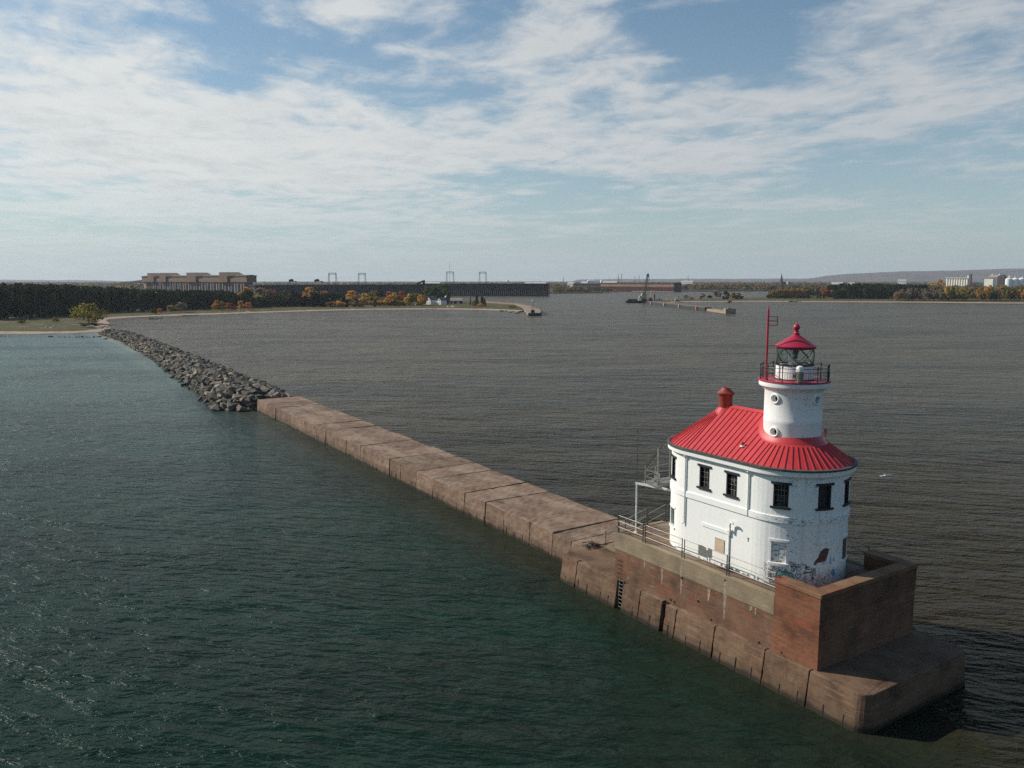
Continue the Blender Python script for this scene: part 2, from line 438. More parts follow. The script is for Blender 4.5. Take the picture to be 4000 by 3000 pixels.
def brickp(b):
    P, s, t, z = siteco(b)
    rowz = b.math('DIVIDE', z, 0.085)
    cell = b.comb(b.math('DIVIDE', b.math('ADD', s, b.math('MULTIPLY', b.math('FLOOR', rowz), 0.11)), 0.21), b.math('FLOOR', rowz), 0.5)
    f = b.voronoi(cell, 1.0, out='Color')
    q = b.sep(f)
    sc = b.noise(P, 3.0, 4, 0.6)
    low = b.step(z, 8.3, 7.5)
    k = b.math('ADD', b.math('MULTIPLY', q[0], 0.7), b.math('ADD', b.math('MULTIPLY', sc, 0.35), b.math('MULTIPLY', low, 0.22)))
    col = b.ramp(k, [(0.0, (0.72, 0.72, 0.70)), (0.58, (0.55, 0.54, 0.52)), (0.70, (0.26, 0.25, 0.24)), (0.80, (0.70, 0.69, 0.66)), (0.93, (0.17, 0.035, 0.025))], 'CONSTANT')
    return {'Base Color': col, 'Roughness': 0.8, 'Normal': b.bump(k, 0.9, 0.03)}
mat('old_brick', brickp)
simple('bare_brick', (0.11, 0.052, 0.040), 0.85, var=0.5, scale=7, bump=0.02)
simple('ink', (0.085, 0.085, 0.095), 0.8, var=0.1)
simple('teal_spray', (0.16, 0.42, 0.35), 0.8, var=0.25, scale=5)
simple('blue_spray', (0.16, 0.34, 0.56), 0.8, var=0.25, scale=5)
simple('pink_spray', (0.60, 0.46, 0.50), 0.8, var=0.2, scale=5)
def glass(b):
    tr = b.n('ShaderNodeBsdfTransparent'); b.set(tr.inputs[0], (0.92, 0.97, 0.96))
    gl = b.n('ShaderNodeBsdfGlossy'); gl.inputs['Roughness'].default_value = 0.03
    lw = b.n('ShaderNodeLayerWeight'); lw.inputs[0].default_value = 0.35
    mx = b.n('ShaderNodeMixShader')
    b.set(mx.inputs[0], b.math('ADD', 0.06, b.math('MULTIPLY', lw.outputs['Fresnel'], 0.5)))
    b.nt.links.new(tr.outputs[0], mx.inputs[1]); b.nt.links.new(gl.outputs[0], mx.inputs[2])
    return {'surface': mx.outputs[0]}
mat('lantern_glass', glass)

def water(b):
    P, s, t, z = siteco(b)
    # river side is silty brown, lake side is green: the line follows the breakwater, breaks up off its end
    w0 = b.math('MULTIPLY', b.math('SUBTRACT', b.noise(b.vmath('MULTIPLY', P, (1, 1, 0)), 0.045, 4, 0.6), 0.5), 26.0)
    off = b.step(s, 6.0, -12.0)
    edge = b.math('ADD', b.math('SUBTRACT', t, 5.0), b.math('MULTIPLY', off, b.math('ADD', w0, 6.0)))
    silt = b.step(edge, b.math('SUBTRACT', -3.0, b.math('MULTIPLY', off, 16.0)), b.math('ADD', 3.0, b.math('MULTIPLY', off, 14.0)))
    near = b.math('MULTIPLY', b.step(t, -5.0, 0.5), b.step(s, 150.0, 128.0))       # the wall's brown reflection, painted into the water colour along its foot
    silt = b.math('MAXIMUM', silt, b.math('MULTIPLY', near, 0.55))  # silt mask, from here on also holding the painted wall reflection
    # base colour lightened with y, standing in for far sky reflection and haze
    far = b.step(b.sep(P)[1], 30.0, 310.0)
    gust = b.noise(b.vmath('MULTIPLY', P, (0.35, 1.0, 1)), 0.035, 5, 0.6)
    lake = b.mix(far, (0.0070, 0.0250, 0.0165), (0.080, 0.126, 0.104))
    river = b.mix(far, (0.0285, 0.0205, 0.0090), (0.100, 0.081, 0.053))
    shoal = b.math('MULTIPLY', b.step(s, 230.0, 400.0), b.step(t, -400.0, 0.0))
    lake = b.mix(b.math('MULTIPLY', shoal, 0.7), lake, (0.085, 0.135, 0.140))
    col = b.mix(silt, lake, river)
    col = b.mix(b.math('MULTIPLY', b.step(gust, 0.42, 0.66), 0.50), col, (0.016, 0.018, 0.016))
    # waves: crests nearly across the view, three sizes plus ripples
    def dirc(ang, st):
        c, q = math.cos(R(ang)), math.sin(R(ang))
        a = b.vmath('DOT_PRODUCT', P, (c, q, 0)); d = b.vmath('DOT_PRODUCT', P, (-q, c, 0))
        return b.comb(b.math('MULTIPLY', a, st), d, 0.0)
    a1 = b.noise(dirc(-24, 0.30), 0.52, 2, 0.5, 0.3)
    a2 = b.noise(dirc(-14, 0.34), 1.00, 3, 0.55, 0.4)
    a3 = b.noise(dirc(12, 0.45), 2.3, 3, 0.6, 0.3)
    a4 = b.noise(P, 6.0, 3, 0.6)
    a5 = b.noise(dirc(-20, 0.5), 0.06, 3, 0.6)
    a0 = b.noise(dirc(-10, 0.34), 0.19, 2, 0.5, 0.4)
    b0 = b.noise(dirc(-27, 0.26), 0.065, 2, 0.5, 0.3)
    amp = b.mix(silt, 0.85, 1.45)
    h = b.math('ADD', b.math('MULTIPLY', a1, 0.50), b.math('MULTIPLY', a2, 0.56))
    h = b.math('ADD', h, b.math('MULTIPLY', a0, b.math('ADD', 0.40, b.math('MULTIPLY', silt, 0.65))))
    h = b.math('ADD', h, b.math('MULTIPLY', b0, 0.5))
    h = b.math('ADD', h, b.math('ADD', b.math('MULTIPLY', a3, b.math('ADD', 0.10, b.math('MULTIPLY', silt, 0.09))), b.math('MULTIPLY', a4, 0.032)))
    lee = b.math('MULTIPLY', b.step(t, -6.0, -1.0), b.step(t, 6.0, 0.0))
    calm = b.math('SUBTRACT', 1.0, b.math('MULTIPLY', lee, 0.55))
    h = b.math('MULTIPLY', h, b.math('MULTIPLY', calm, b.math('MULTIPLY', b.sep(amp)[0], b.math('ADD', 0.35, b.math('MULTIPLY', a5, 1.25)))))
    rgh = b.math('ADD', 0.12, b.math('MULTIPLY', far, 0.18))
    spec = b.mix(silt, b.mix(far, 0.105, 0.13), b.mix(far, 0.075, 0.10))
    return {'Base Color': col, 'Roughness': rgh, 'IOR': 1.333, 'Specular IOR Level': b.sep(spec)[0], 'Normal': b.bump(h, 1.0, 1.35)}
mat('lake_water', water)

def land(b):
    P = b.pos(); z = b.sep(P)[2]
    n = b.noise(P, 0.05, 6, 0.65); f = b.noise(P, 0.5, 6, 0.7)
    grass = b.ramp(f, [(0.3, (0.040, 0.048, 0.018)), (0.5, (0.075, 0.075, 0.030)), (0.72, (0.15, 0.115, 0.060))])
    dirt = b.ramp(f, [(0.3, (0.10, 0.075, 0.045)), (0.7, (0.21, 0.165, 0.11))])
    g = b.mix(b.step(n, 0.52, 0.66), grass, dirt)
    sand = b.ramp(b.noise(P, 0.28, 5, 0.6), [(0.3, (0.30, 0.215, 0.16)), (0.7, (0.45, 0.345, 0.27))])
    zz = b.math('ADD', z, b.math('MULTIPLY', b.math('SUBTRACT', f, 0.5), 0.55))
    col = b.mix(b.step(zz, 1.05, 0.9), g, sand)
    col = b.mix(b.step(z, 0.30, 0.08), col, (0.15, 0.11, 0.08))
    return {'Base Color': col, 'Roughness': 0.95, 'Specular IOR Level': 0.1, 'Normal': b.bump(f, 0.8, 0.3)}
mat('shore_ground', land)
def farland(b):
    P = b.pos(); n = b.noise(P, 0.006, 6, 0.65); f = b.noise(P, 0.05, 5, 0.7)
    return {'Base Color': b.ramp(b.math('ADD', b.math('MULTIPLY', n, 0.6), b.math('MULTIPLY', f, 0.4)), [(0.35, (0.028, 0.036, 0.017)), (0.5, (0.07, 0.06, 0.03)), (0.65, (0.13, 0.085, 0.045))]), 'Roughness': 0.95, 'Specular IOR Level': 0.1}
mat('far_ground', farland)
def hillm(b):
    P = b.pos(); n = b.noise(P, 0.004, 7, 0.7)
    return {'Base Color': b.ramp(n, [(0.35, (0.05, 0.05, 0.035)), (0.65, (0.15, 0.095, 0.065))]), 'Roughness': 1.0, 'Specular IOR Level': 0.05}
mat('hill_wood', hillm)

def rockm(b):
    P = b.pos()
    ri = b.n('ShaderNodeNewGeometry').outputs['Random Per Island']
    oi = b.n('ShaderNodeObjectInfo').outputs['Random']
    r = b.math('FRACT', b.math('ADD', ri, oi))
    base = b.ramp(r, [(0.0, (0.022, 0.023, 0.022)), (0.25, (0.052, 0.049, 0.042)), (0.5, (0.100, 0.090, 0.072)), (0.72, (0.175, 0.150, 0.110)), (0.88, (0.095, 0.058, 0.040)), (1.0, (0.32, 0.27, 0.20))])
    n = b.noise(P, 1.6, 6, 0.7)
    col = b.mix(b.math('MULTIPLY', b.step(n, 0.48, 0.70), 0.4), base, (0.18, 0.165, 0.13))
    z = b.sep(P)[2]
    col = b.mix(b.math('MULTIPLY', b.step(b.math('ADD', z, n), 1.0, 0.55), 0.8), col, (0.012, 0.013, 0.010))
    return {'Base Color': col, 'Roughness': 0.85, 'Specular IOR Level': 0.3, 'Normal': b.bump(n, 0.7, 0.12)}
mat('boulder_stone', rockm)

def leafm(name, lo, mid, hi):
    def f(b):
        ri = b.n('ShaderNodeNewGeometry').outputs['Random Per Island']
        oi = b.n('ShaderNodeObjectInfo').outputs['Random']
        n = b.noise(b.pos(), 0.16, 3, 0.6)
        k = b.math('ADD', b.math('MULTIPLY', ri, 0.45), b.math('ADD', b.math('MULTIPLY', n, 0.55), b.math('MULTIPLY', b.math('SUBTRACT', oi, 0.5), 0.35)))
        col = b.ramp(k, [(0.15, lo), (0.5, mid), (0.85, hi)])
        df = b.n('ShaderNodeBsdfDiffuse'); b.set(df.inputs[0], col)
        tl = b.n('ShaderNodeBsdfTranslucent'); b.set(tl.inputs[0], col)
        mx = b.n('ShaderNodeMixShader'); mx.inputs[0].default_value = 0.42
        b.nt.links.new(df.outputs[0], mx.inputs[1]); b.nt.links.new(tl.outputs[0], mx.inputs[2])
        return {'surface': mx.outputs[0]}
    return mat(name, f)
leafm('pine_leaf', (0.013, 0.023, 0.009), (0.027, 0.040, 0.015), (0.055, 0.068, 0.026))
leafm('green_leaf', (0.040, 0.060, 0.020), (0.085, 0.11, 0.038), (0.14, 0.17, 0.06))
leafm('willow_leaf', (0.12, 0.11, 0.025), (0.23, 0.20, 0.045), (0.34, 0.28, 0.07))
leafm('orange_leaf', (0.28, 0.13, 0.030), (0.50, 0.26, 0.055), (0.64, 0.37, 0.10))
leafm('red_leaf', (0.30, 0.095, 0.040), (0.50, 0.17, 0.065), (0.62, 0.26, 0.11))
leafm('yellow_leaf', (0.28, 0.19, 0.040), (0.48, 0.32, 0.060), (0.62, 0.44, 0.10))
leafm('brown_leaf', (0.16, 0.11, 0.052), (0.28, 0.19, 0.085), (0.40, 0.27, 0.12))
leafm('bare_leaf', (0.15, 0.12, 0.090), (0.235, 0.185, 0.135), (0.33, 0.26, 0.185))
simple('bark', (0.09, 0.07, 0.055), 0.9, var=0.4, scale=3)
simple('birch_bark', (0.40, 0.36, 0.31), 0.9, var=0.3, scale=3)
simple('ore_dark', (0.030, 0.026, 0.030), 0.85, var=0.35, scale=0.15)
simple('ore_black', (0.016, 0.015, 0.018), 0.85, var=0.3, scale=0.2)
simple('pier_deck', (0.24, 0.185, 0.14), 0.9, var=0.2, scale=0.2)
simple('timber_tan', (0.30, 0.18, 0.115), 0.85, var=0.25, scale=0.12)
simple('timber_red', (0.19, 0.085, 0.062), 0.85, var=0.3, scale=0.15)
simple('timber_pale', (0.40, 0.29, 0.225), 0.85, var=0.35, scale=0.15)
simple('silo_brown', (0.135, 0.078, 0.048), 0.8, var=0.2, scale=0.06)
simple('silo_clad', (0.165, 0.10, 0.060), 0.75, var=0.18, scale=0.06)
simple('silo_stave', (0.115, 0.085, 0.085), 0.8, var=0.25, scale=0.1)
simple('silo_pale', (0.22, 0.18, 0.165), 0.8, var=0.2, scale=0.1)
simple('cream_wall', (0.66, 0.63, 0.55), 0.7, var=0.08, scale=0.1)
simple('house_white', (0.75, 0.74, 0.70), 0.7, var=0.08, scale=0.5)
simple('roof_grey', (0.16, 0.15, 0.14), 0.8, var=0.25, scale=0.5)
simple('roof_pale', (0.40, 0.40, 0.38), 0.8, var=0.1, scale=0.2)
simple('roof_tan', (0.30, 0.25, 0.20), 0.8, var=0.2, scale=0.5)
simple('church_brick', (0.055, 0.040, 0.038), 0.85, var=0.2, scale=0.3)
simple('tank_white', (0.78, 0.79, 0.77), 0.5, var=0.05, scale=0.2)
simple('sheet_pile', (0.028, 0.033, 0.036), 0.6, var=0.35, scale=0.6)
simple('orange_mark', (0.42, 0.16, 0.085), 0.7, var=0.3, scale=0.7)
simple('pile_pale', (0.45, 0.36, 0.27), 0.8, var=0.2, scale=0.7)
simple('hull_black', (0.012, 0.012, 0.014), 0.6, var=0.3, scale=0.5)
simple('crane_cream', (0.42, 0.38, 0.27), 0.7, var=0.25, scale=0.5)
simple('crane_teal', (0.03, 0.065, 0.06), 0.6, var=0.3, scale=0.5)
simple('tug_red', (0.30, 0.035, 0.035), 0.6, var=0.2, scale=0.5)
simple('driftwood', (0.42, 0.35, 0.27), 0.9, var=0.35, scale=2)
simple('wet_wood', (0.07, 0.05, 0.036), 0.9, var=0.5, scale=2)
simple('gull_white', (0.75, 0.76, 0.76), 0.8, var=0.05)
simple('gull_grey', (0.07, 0.072, 0.075), 0.8, var=0.15, scale=8)

# ------------------------------------------------------------------ water and shores (setting)
def sheet(name, poly, z, m, kind='structure'):
    me = bpy.data.meshes.new(name)
    me.from_pydata([(x, y, z) for x, y in poly], [], [tuple(range(len(poly)))])
    me.materials.append(MATS[m])
    o = bpy.data.objects.new(name, me); COL.objects.link(o); o['kind'] = kind
    bm = bmesh.new(); bm.from_mesh(me)
    for f in bm.faces:
        f.normal_update()
        if f.normal.z < 0: f.normal_flip()
    bm.to_mesh(me); bm.free()
    return o
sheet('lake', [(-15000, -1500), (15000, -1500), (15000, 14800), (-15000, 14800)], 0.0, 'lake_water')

from mathutils.geometry import tessellate_polygon
def shore(name, line, back, m, prof=((0, -0.3), (4, 0.35), (12, 0.85), (20, 1.25), (30, 1.45)), n=8):
    """land: a waterline polyline, a beach profile offset inland from it, then flat ground to the back line"""
    L = []
    for a, c in zip(line[:-1], line[1:]):
        for i in range(n): L.append(Vector((a[0] + (c[0] - a[0]) * i / n, a[1] + (c[1] - a[1]) * i / n)))
    L.append(Vector(line[-1]))
    for _ in range(10):                        # round the corners off
        L = [L[0]] + [(L[i - 1] + L[i] * 2 + L[i + 1]) / 4 for i in range(1, len(L) - 1)] + [L[-1]]
    cb = sum((Vector(p) for p in back), Vector((0, 0))) / len(back)
    mid = L[len(L) // 2]; vs = []; fs = []; K = len(prof); rows = []
    nor = []
    for i in range(len(L)):
        d = (L[min(i + 3, len(L) - 1)] - L[max(i - 3, 0)]).normalized(); nor.append(Vector((-d.y, d.x)))
    sg = 1 if sum(nn.dot(cb - p) for nn, p in zip(nor, L)) > 0 else -1
    for i, p in enumerate(L):
        j = math.sin(i * 1.1) * .6 + math.sin(i * 0.43 + 1) * 1.6
        for r, z in prof:
            q = p + nor[i] * sg * (r * .6 + (j if r > 3 else j * .3)); vs.append((q.x, q.y, z))
    for i in range(len(L) - 1):
        for k in range(K - 1):
            a = i * K + k; fs.append((a, a + 1, a + K + 1, a + K))
    zt = prof[-1][1]
    inner = [i * K + K - 1 for i in range(len(L))]
    bi = []
    for p in back[::-1]:
        bi.append(len(vs)); vs.append((p[0], p[1], zt))
    ring = inner + bi
    for t in tessellate_polygon([[Vector((vs[i][0], vs[i][1], 0)) for i in ring]]): fs.append(tuple(ring[i] for i in t))
    me = bpy.data.meshes.new(name); me.from_pydata(vs, [], fs); me.materials.append(MATS[m])
    bm = bmesh.new(); bm.from_mesh(me)
    for f in bm.faces:
        f.normal_update()
        if f.normal.z < 0: f.normal_flip()
    bm.to_mesh(me); bm.free()
    o = bpy.data.objects.new(name, me); COL.objects.link(o)
    return tag(o, kind='structure')
# the peninsula on the left: outer beach round to the harbour pier
shore('peninsula', [(-900, 352), (-420, 394), (-253, 399), (-225, 401), (-207, 410), (-214, 440), (-240, 490), (-272, 545), (-270, 578), (-250, 605), (-219, 640), (-162, 705), (-126, 728), (-86, 738), (-44, 736), (-14, 712), (4, 690)],
      [(-900, 1000), (-500, 1080), (-380, 1080), (-300, 1070), (-210, 1060), (-150, 1050), (-90, 1030), (-40, 1000), (2, 880), (9, 780)], 'shore_ground')
# the spit on the right, in front of the town shore
shore('spit', [(172, 885), (186, 960), (212, 985), (247, 995), (310, 1010), (386, 985), (487, 965), (579, 925), (700, 905), (900, 900)],
      [(174, 990), (205, 1060), (230, 1100), (262, 1120), (330, 1160), (430, 1250), (560, 1450), (700, 1700), (900, 1800), (1300, 1800)], 'shore_ground')
# the mainland: one sheet from the harbour shore to the hills
far = [(-14000, 2500), (-3000, 1900), (-900, 1350), (-500, 1250), (-120, 1500), (60, 1560), (82, 1618), (185, 1668), (215, 1930), (380, 1930), (470, 1905), (620, 1990), (760, 1700), (1100, 1500), (3000, 1500), (14000, 2500), (14000, 14500), (-14000, 14500)]
sheet('mainland', far, 1.4, 'far_ground')
def ridge(name, prof, Y, depth, m):
    """a long hill: prof = (photo column, photo row of the crest)"""
    vs = []; fs = []; K = 4
    xs = np.linspace(prof[0][0], prof[-1][0], 90)
    for u in xs:
        v = np.interp(u, [p[0] for p in prof], [p[1] for p in prof])
        p = D(u, v, Y); h = max(p.z, 3.0) + 2.2 * math.sin(u * .05) + 1.5 * math.sin(u * .021 + 1)
        x = p.x
        vs += [(x * .9, Y - depth * .5, 0.0), (x * .96, Y - depth * .2, h * .55), (x, Y, h), (x * 1.06, Y + depth * .4, 0.0)]
    for i in range(len(xs) - 1):
        for k in range(K - 1):
            a = i * K + k; fs.append((a, a + 1, a + K + 1, a + K))
    mb = MB(); mb.v = vs; mb.f = fs; mb.m = [0] * len(fs)
    o = mb.build(name, m, smooth=True)
    if sum(p.normal.z for p in o.data.polygons) < 0: o.data.flip_normals()
    return tag(o, kind='structure')
ridge('hills', [(3080, 1092), (3160, 1089), (3255, 1072), (3290, 1074), (3330, 1069), (3400, 1066), (3500, 1060), (3640, 1059), (3800, 1054), (4000, 1048), (4300, 1046), (5200, 1052), (6200, 1064), (7500, 1085)], 11500, 2200, 'hill_wood')
ridge('hills', [(2250, 1092), (2420, 1090), (2700, 1089), (3000, 1088.5), (3200, 1088), (3500, 1088), (5200, 1089)], 12500, 1200, 'hill_wood')
ridge('hills', [(-3000, 1091), (-600, 1093), (0, 1093), (300, 1094), (520, 1098), (600, 1100)], 11800, 1500, 'hill_wood')

# ------------------------------------------------------------------ concrete breakwater
pier = site('concrete_breakwater', 'long brown concrete breakwater of cracked slabs running from the lighthouse to the rubble mound', 'breakwater', 26, 2.5, 0)
cuts = [26.4, 28.6, 31.6, 35.6, 40.6, 44.4, 49.0, 54.2, 57.0, 61.7, 66.5, 70.0, 74.2, 80.6, 86.3, 95.2, 101, 106.4, 114, 123.0, 129, 136.0]
def tL(s): return 2.25 + (s - 26) / 110 * 1.15
def tR(s): return 10.95 + (s - 26) / 110 * 1.5
rr = random.Random(3); SLAB = []
for a, c in zip(cuts[:-1], cuts[1:]):
    q = SB(); g = 0.02
    SLAB.append((a, c, 0)); dz = rr.uniform(-.07, .07); tw = rr.uniform(-.04, .04); o = rr.uniform(-.06, .06); o2 = rr.uniform(-.12, .12); sk = rr.uniform(-.25, .25); SLAB[-1] = (a, c, o)
    a0, c0 = a + g, c - g
    vs = []
    nseg = 3
    for z, ins in ((-1.2, -.12), (2.42, .10)):
        for s_, w in ((a0, 0), (c0, 1)):
            for k, tt in enumerate((tL(s_) + ins + o, tR(s_) - ins + o2)):
                vs.append((s_ + (sk if k else 0) * (1 if 26.5 < s_ < 135 else 0), tt, z + (dz + (tw if w else -tw) * (1 if k else -1) if z > 0 else 0)))
    q.add(vs, [(0, 1, 3, 2), (4, 6, 7, 5), (0, 2, 6, 4), (1, 5, 7, 3), (0, 4, 5, 1), (2, 3, 7, 6)])
    weather(q.build('slab', 'pier_concrete', pier, bevel=rr.uniform(.03, .07)), .16, 4)
for s_ in np.arange(27.6, 122, 1.55):          # dark slits at the waterline
    if rr.random() < .18: continue
    s_ += rr.uniform(-.2, .2); o = [x[2] for x in SLAB if x[0] - .1 <= s_ <= x[1] + .1][0]
    w = tL(s_) + o; h = rr.uniform(.35, .95); q = SB()
    k = lambda z: w - .12 + .22 * (z + 1.2) / 3.62 - .012
    q.add([(s_ + a, k(z) + d, z) for a in (0, rr.uniform(.03, .05)) for z, d in ((-.3, 0), (h, 0), (h, .3), (-.3, .3))], [(0, 1, 2, 3), (7, 6, 5, 4), (0, 4, 5, 1), (1, 5, 6, 2), (2, 6, 7, 3), (3, 7, 4, 0)])
    q.build('slit', 'wet_wood', pier)

# ------------------------------------------------------------------ pier head under the lighthouse
fnd = site('lighthouse_foundation', 'massive reddish concrete pier head with a lower ledge, parapet and deck carrying the lighthouse', 'foundation', 0, 5, 0)
ZS, ZD, ZP = 2.32, 6.03, 7.28
def rc(cx, cy, r, a0, a1, n=6): return [(cx + r * math.cos(R(a0 + (a1 - a0) * i / n)), cy + r * math.sin(R(a0 + (a1 - a0) * i / n))) for i in range(n + 1)]
q = SB()
base = [(.27, 11.45)] + rc(-2.7, 10.35, 1.1, 90, 180) + rc(-2.9, .05, 1.0, 180, 270) + [(.27, -.95)]
top = [(.27, 11.0)] + rc(-2.7, 10.05, .95, 90, 180) + rc(-2.85, .45, .83, 180, 270) + [(.27, -.38)]
q.prism(base, -1.5, ZS, top)
weather(q.build('nose_block', 'brown_concrete', fnd, bevel=.07), .07, 3)
q = SB()
q.prism([(.30, .1), (26.2, .1), (27.3, 1.2), (27.3, 11.3), (.30, 11.3)], -1.5, ZS - .004)
q.build('core', 'brown_concrete', fnd)
segs = [(.32, 3.72, 0), (3.78, 8.15, .02), (8.2, 11.95, -.03), (11.99, 13.12, -.12), (13.5, 15.94, .02), (15.98, 17.98, -.02), (18.72, 24.05, .01), (24.09, 26.2, .03)]
for a, c, dz in segs:
    q = SB()
    vs = []
    for s_ in (a, c):
        vs += [(s_, -.95, -1.5), (s_, .14, -1.5), (s_, .14, ZS + dz), (s_, -.38, ZS + dz)]
    q.add(vs, [(0, 1, 2, 3), (7, 6, 5, 4), (0, 3, 7, 4), (3, 2, 6, 7), (2, 1, 5, 6), (1, 0, 4, 5)])
    weather(q.build('ledge_block', 'brown_concrete', fnd, bevel=.05), .13, 4)
for s_ in (-2.4, -1.0, .9, 2.3, 4.6, 6.0, 7.4, 9.3, 10.7, 12.6, 14.6, 16.6, 19.6, 20.6, 22.4, 23.6, 25.4):
    h = rr.uniform(.6, .95); q = SB(); k = lambda z: -.95 + .57 * (z + 1.5) / 3.82 - .012
    q.add([(s_ + a, k(z) + d, z) for a in (0, .055) for z, d in ((-.4, 0), (h, 0), (h, .3), (-.4, .3))], [(0, 1, 2, 3), (7, 6, 5, 4), (0, 4, 5, 1), (1, 5, 6, 2), (2, 6, 7, 3), (3, 7, 4, 0)])
    q.build('slit', 'hull_black', fnd)
q = SB(); q.box(13.14, 13.48, -.20, .09, -.5, 2.2); q.build('gap', 'hull_black', fnd)
q = SB()                                     # upper block
q.box(0, 19.5, 0, 10.36, ZS - .1, ZD - .02)
q.build('upper_block', 'block_concrete', fnd, bevel=.03)
q = SB(); q.box(3.5, 19.40, .36, 10.0, ZD - .03, ZD)
q.build('deck', 'deck_concrete', fnd)
q = SB()                                     # grey coping band
q.box(3.46, 19.54, -.035, .36, 4.72, ZD + .06)
q.box(19.3, 19.54, .36, 3.6, 4.72, ZD + .06); q.box(19.3, 19.54, 5.75, 10.0, 4.72, ZD + .06)
q.box(3.46, 19.54, 10.0, 10.395, 4.72, ZD + .06)
q.build('coping', 'grey_concrete', fnd, bevel=.03)
q = SB()                                     # parapet walls
q.box(-.02, .80, -.03, 10.39, ZD - .6, 6.97)
q.box(.80, 3.44, -.03, .80, ZD - .6, 6.97); q.box(.80, 3.44, 9.56, 10.39, ZD - .6, 6.97)
q.build('parapet', 'block_concrete', fnd, bevel=.02)
q = SB(); q.box(-.012, 3.44, -.042, .3, ZS - .02, 6.968); q.build('corner_wall', 'red_concrete', fnd, bevel=.02)
q = SB()
q.prism([(-.09, -.10), (3.50, -.10), (3.50, .87), (.87, .87), (.87, 9.49), (3.50, 9.49), (3.50, 10.46), (-.09, 10.46)], 7.0, ZP)
q.build('parapet_cap', 'cap_concrete', fnd, bevel=.03)
q = SB()                                     # stair down to the breakwater
N = 17; prof = []
for i in range(N):
    sa = 25.0 - 5.3 * i / N; z = 2.3 + (ZD - 2.3) * (i + 1) / N
    prof += [(sa, 2.3 + (ZD - 2.3) * i / N), (sa, z)]
prof += [(19.6, ZD), (19.6, 2.2), (25.0, 2.2)]
n = len(prof)
q.add([(a, 3.75, z) for a, z in prof] + [(a, 5.6, z) for a, z in prof], [tuple(range(n)), tuple(range(2 * n - 1, n - 1, -1))] + [(i, n + i, n + (i + 1) % n, (i + 1) % n) for i in range(n)])
q.prism([(19.56, 3.45), (25.2, 3.45), (25.2, 3.74), (19.56, 3.74)], 2.2, 2.55, None)
for t0, t1 in ((3.45, 3.74), (5.61, 5.9)):
    q.add([(25.2, t0, 2.2), (19.56, t0, 2.2), (19.56, t0, ZD + .1), (25.2, t0, 2.6), (25.2, t1, 2.2), (19.56, t1, 2.2), (19.56, t1, ZD + .1), (25.2, t1, 2.6)],
          [(0, 1, 2, 3), (7, 6, 5, 4), (0, 4, 5, 1), (1, 5, 6, 2), (2, 6, 7, 3), (3, 7, 4, 0)])
q.build('stair', 'grey_concrete', fnd)
simple('lime', (0.26, 0.205, 0.145), 0.9, var=0.6, scale=5)   # lime runs from the weep holes under the coping
for s_, w, z0, z1 in ((16.0, .18, 4.0, 4.72), (11.95, .22, 3.2, 5.9), (14.0, .25, 3.4, 4.7), (9.2, .28, 3.7, 4.7), (7.7, .30, 2.9, 5.9), (5.4, .3, 4.3, 4.7), (5.0, .12, 4.1, 4.7), (3.2, .25, 4.3, 5.8), (2.6, .12, 4.5, 5.4), (17.9, .1, 2.4, 2.9), (1.4, .05, 3.7, 4.4)):
    pr = -.043 if z1 > 4.8 else -.006; q = SB()
    pts = [(s_ - w / 2 + rr.uniform(-.03, .03), pr, z1), (s_ + w / 2, pr, z1 - .05), (s_ + w * .35, pr, (z0 + z1) / 2), (s_ + w * .25, pr, z0), (s_ - w * .1, pr, z0 + .1), (s_ - w * .45, pr, (z0 + z1) / 2)]
    if z1 > 4.8:
        q.add([(a, -.040, max(z, 4.73)) for a, _, z in pts], [tuple(range(6))])
        q.add([(a, -.005, min(z, 4.71)) for a, _, z in pts], [tuple(range(6))])
    else:
        q.add(pts, [tuple(range(6))])
    q.build('lime_run', 'lime', fnd, recalc=False)
for s_, z in ((7.72, 5.75), (11.9, 4.6), (10.2, 3.4), (13.0, 2.55), (12.6, 2.5), (4.6, 2.4), (2.7, 2.45), (8.9, 2.45)):
    q = SB(); q.tube((s_, -.05, z), (s_, .3, z), .085, 8)
    q.build('drain_hole', 'hull_black', fnd)
ld = SB()                                    # ladder in its recess and the iron rungs above
for s_ in (18.12, 18.60): ld.tube((s_, -.45, -.6), (s_, -.25, 2.55), .035, 6)
ld.build('ladder', 'steel_grey', fnd)
lob = fnd.children[-1]
for k in range(9):
    z = -.1 + k * .31; q = SB(); q.tube((18.1, -.46 + .02 * k, z), (18.62, -.46 + .02 * k, z), .026, 6); q.build('rung', 'dark_steel', lob)
for k in range(5):
    z = 2.55 + k * .36; q = SB()
    q.tube((18.72, .0, z), (18.72, -.16, z), .018, 6); q.tube((19.42, .0, z), (19.42, -.16, z), .018, 6); q.tube((18.72, -.16, z), (19.42, -.16, z), .018, 6)
    q.build('rung', 'rust', fnd)
q = SB(); q.box(17.99, 18.71, .02, .095, -1.0, 2.25); q.build('ladder_recess', 'hull_black', fnd)

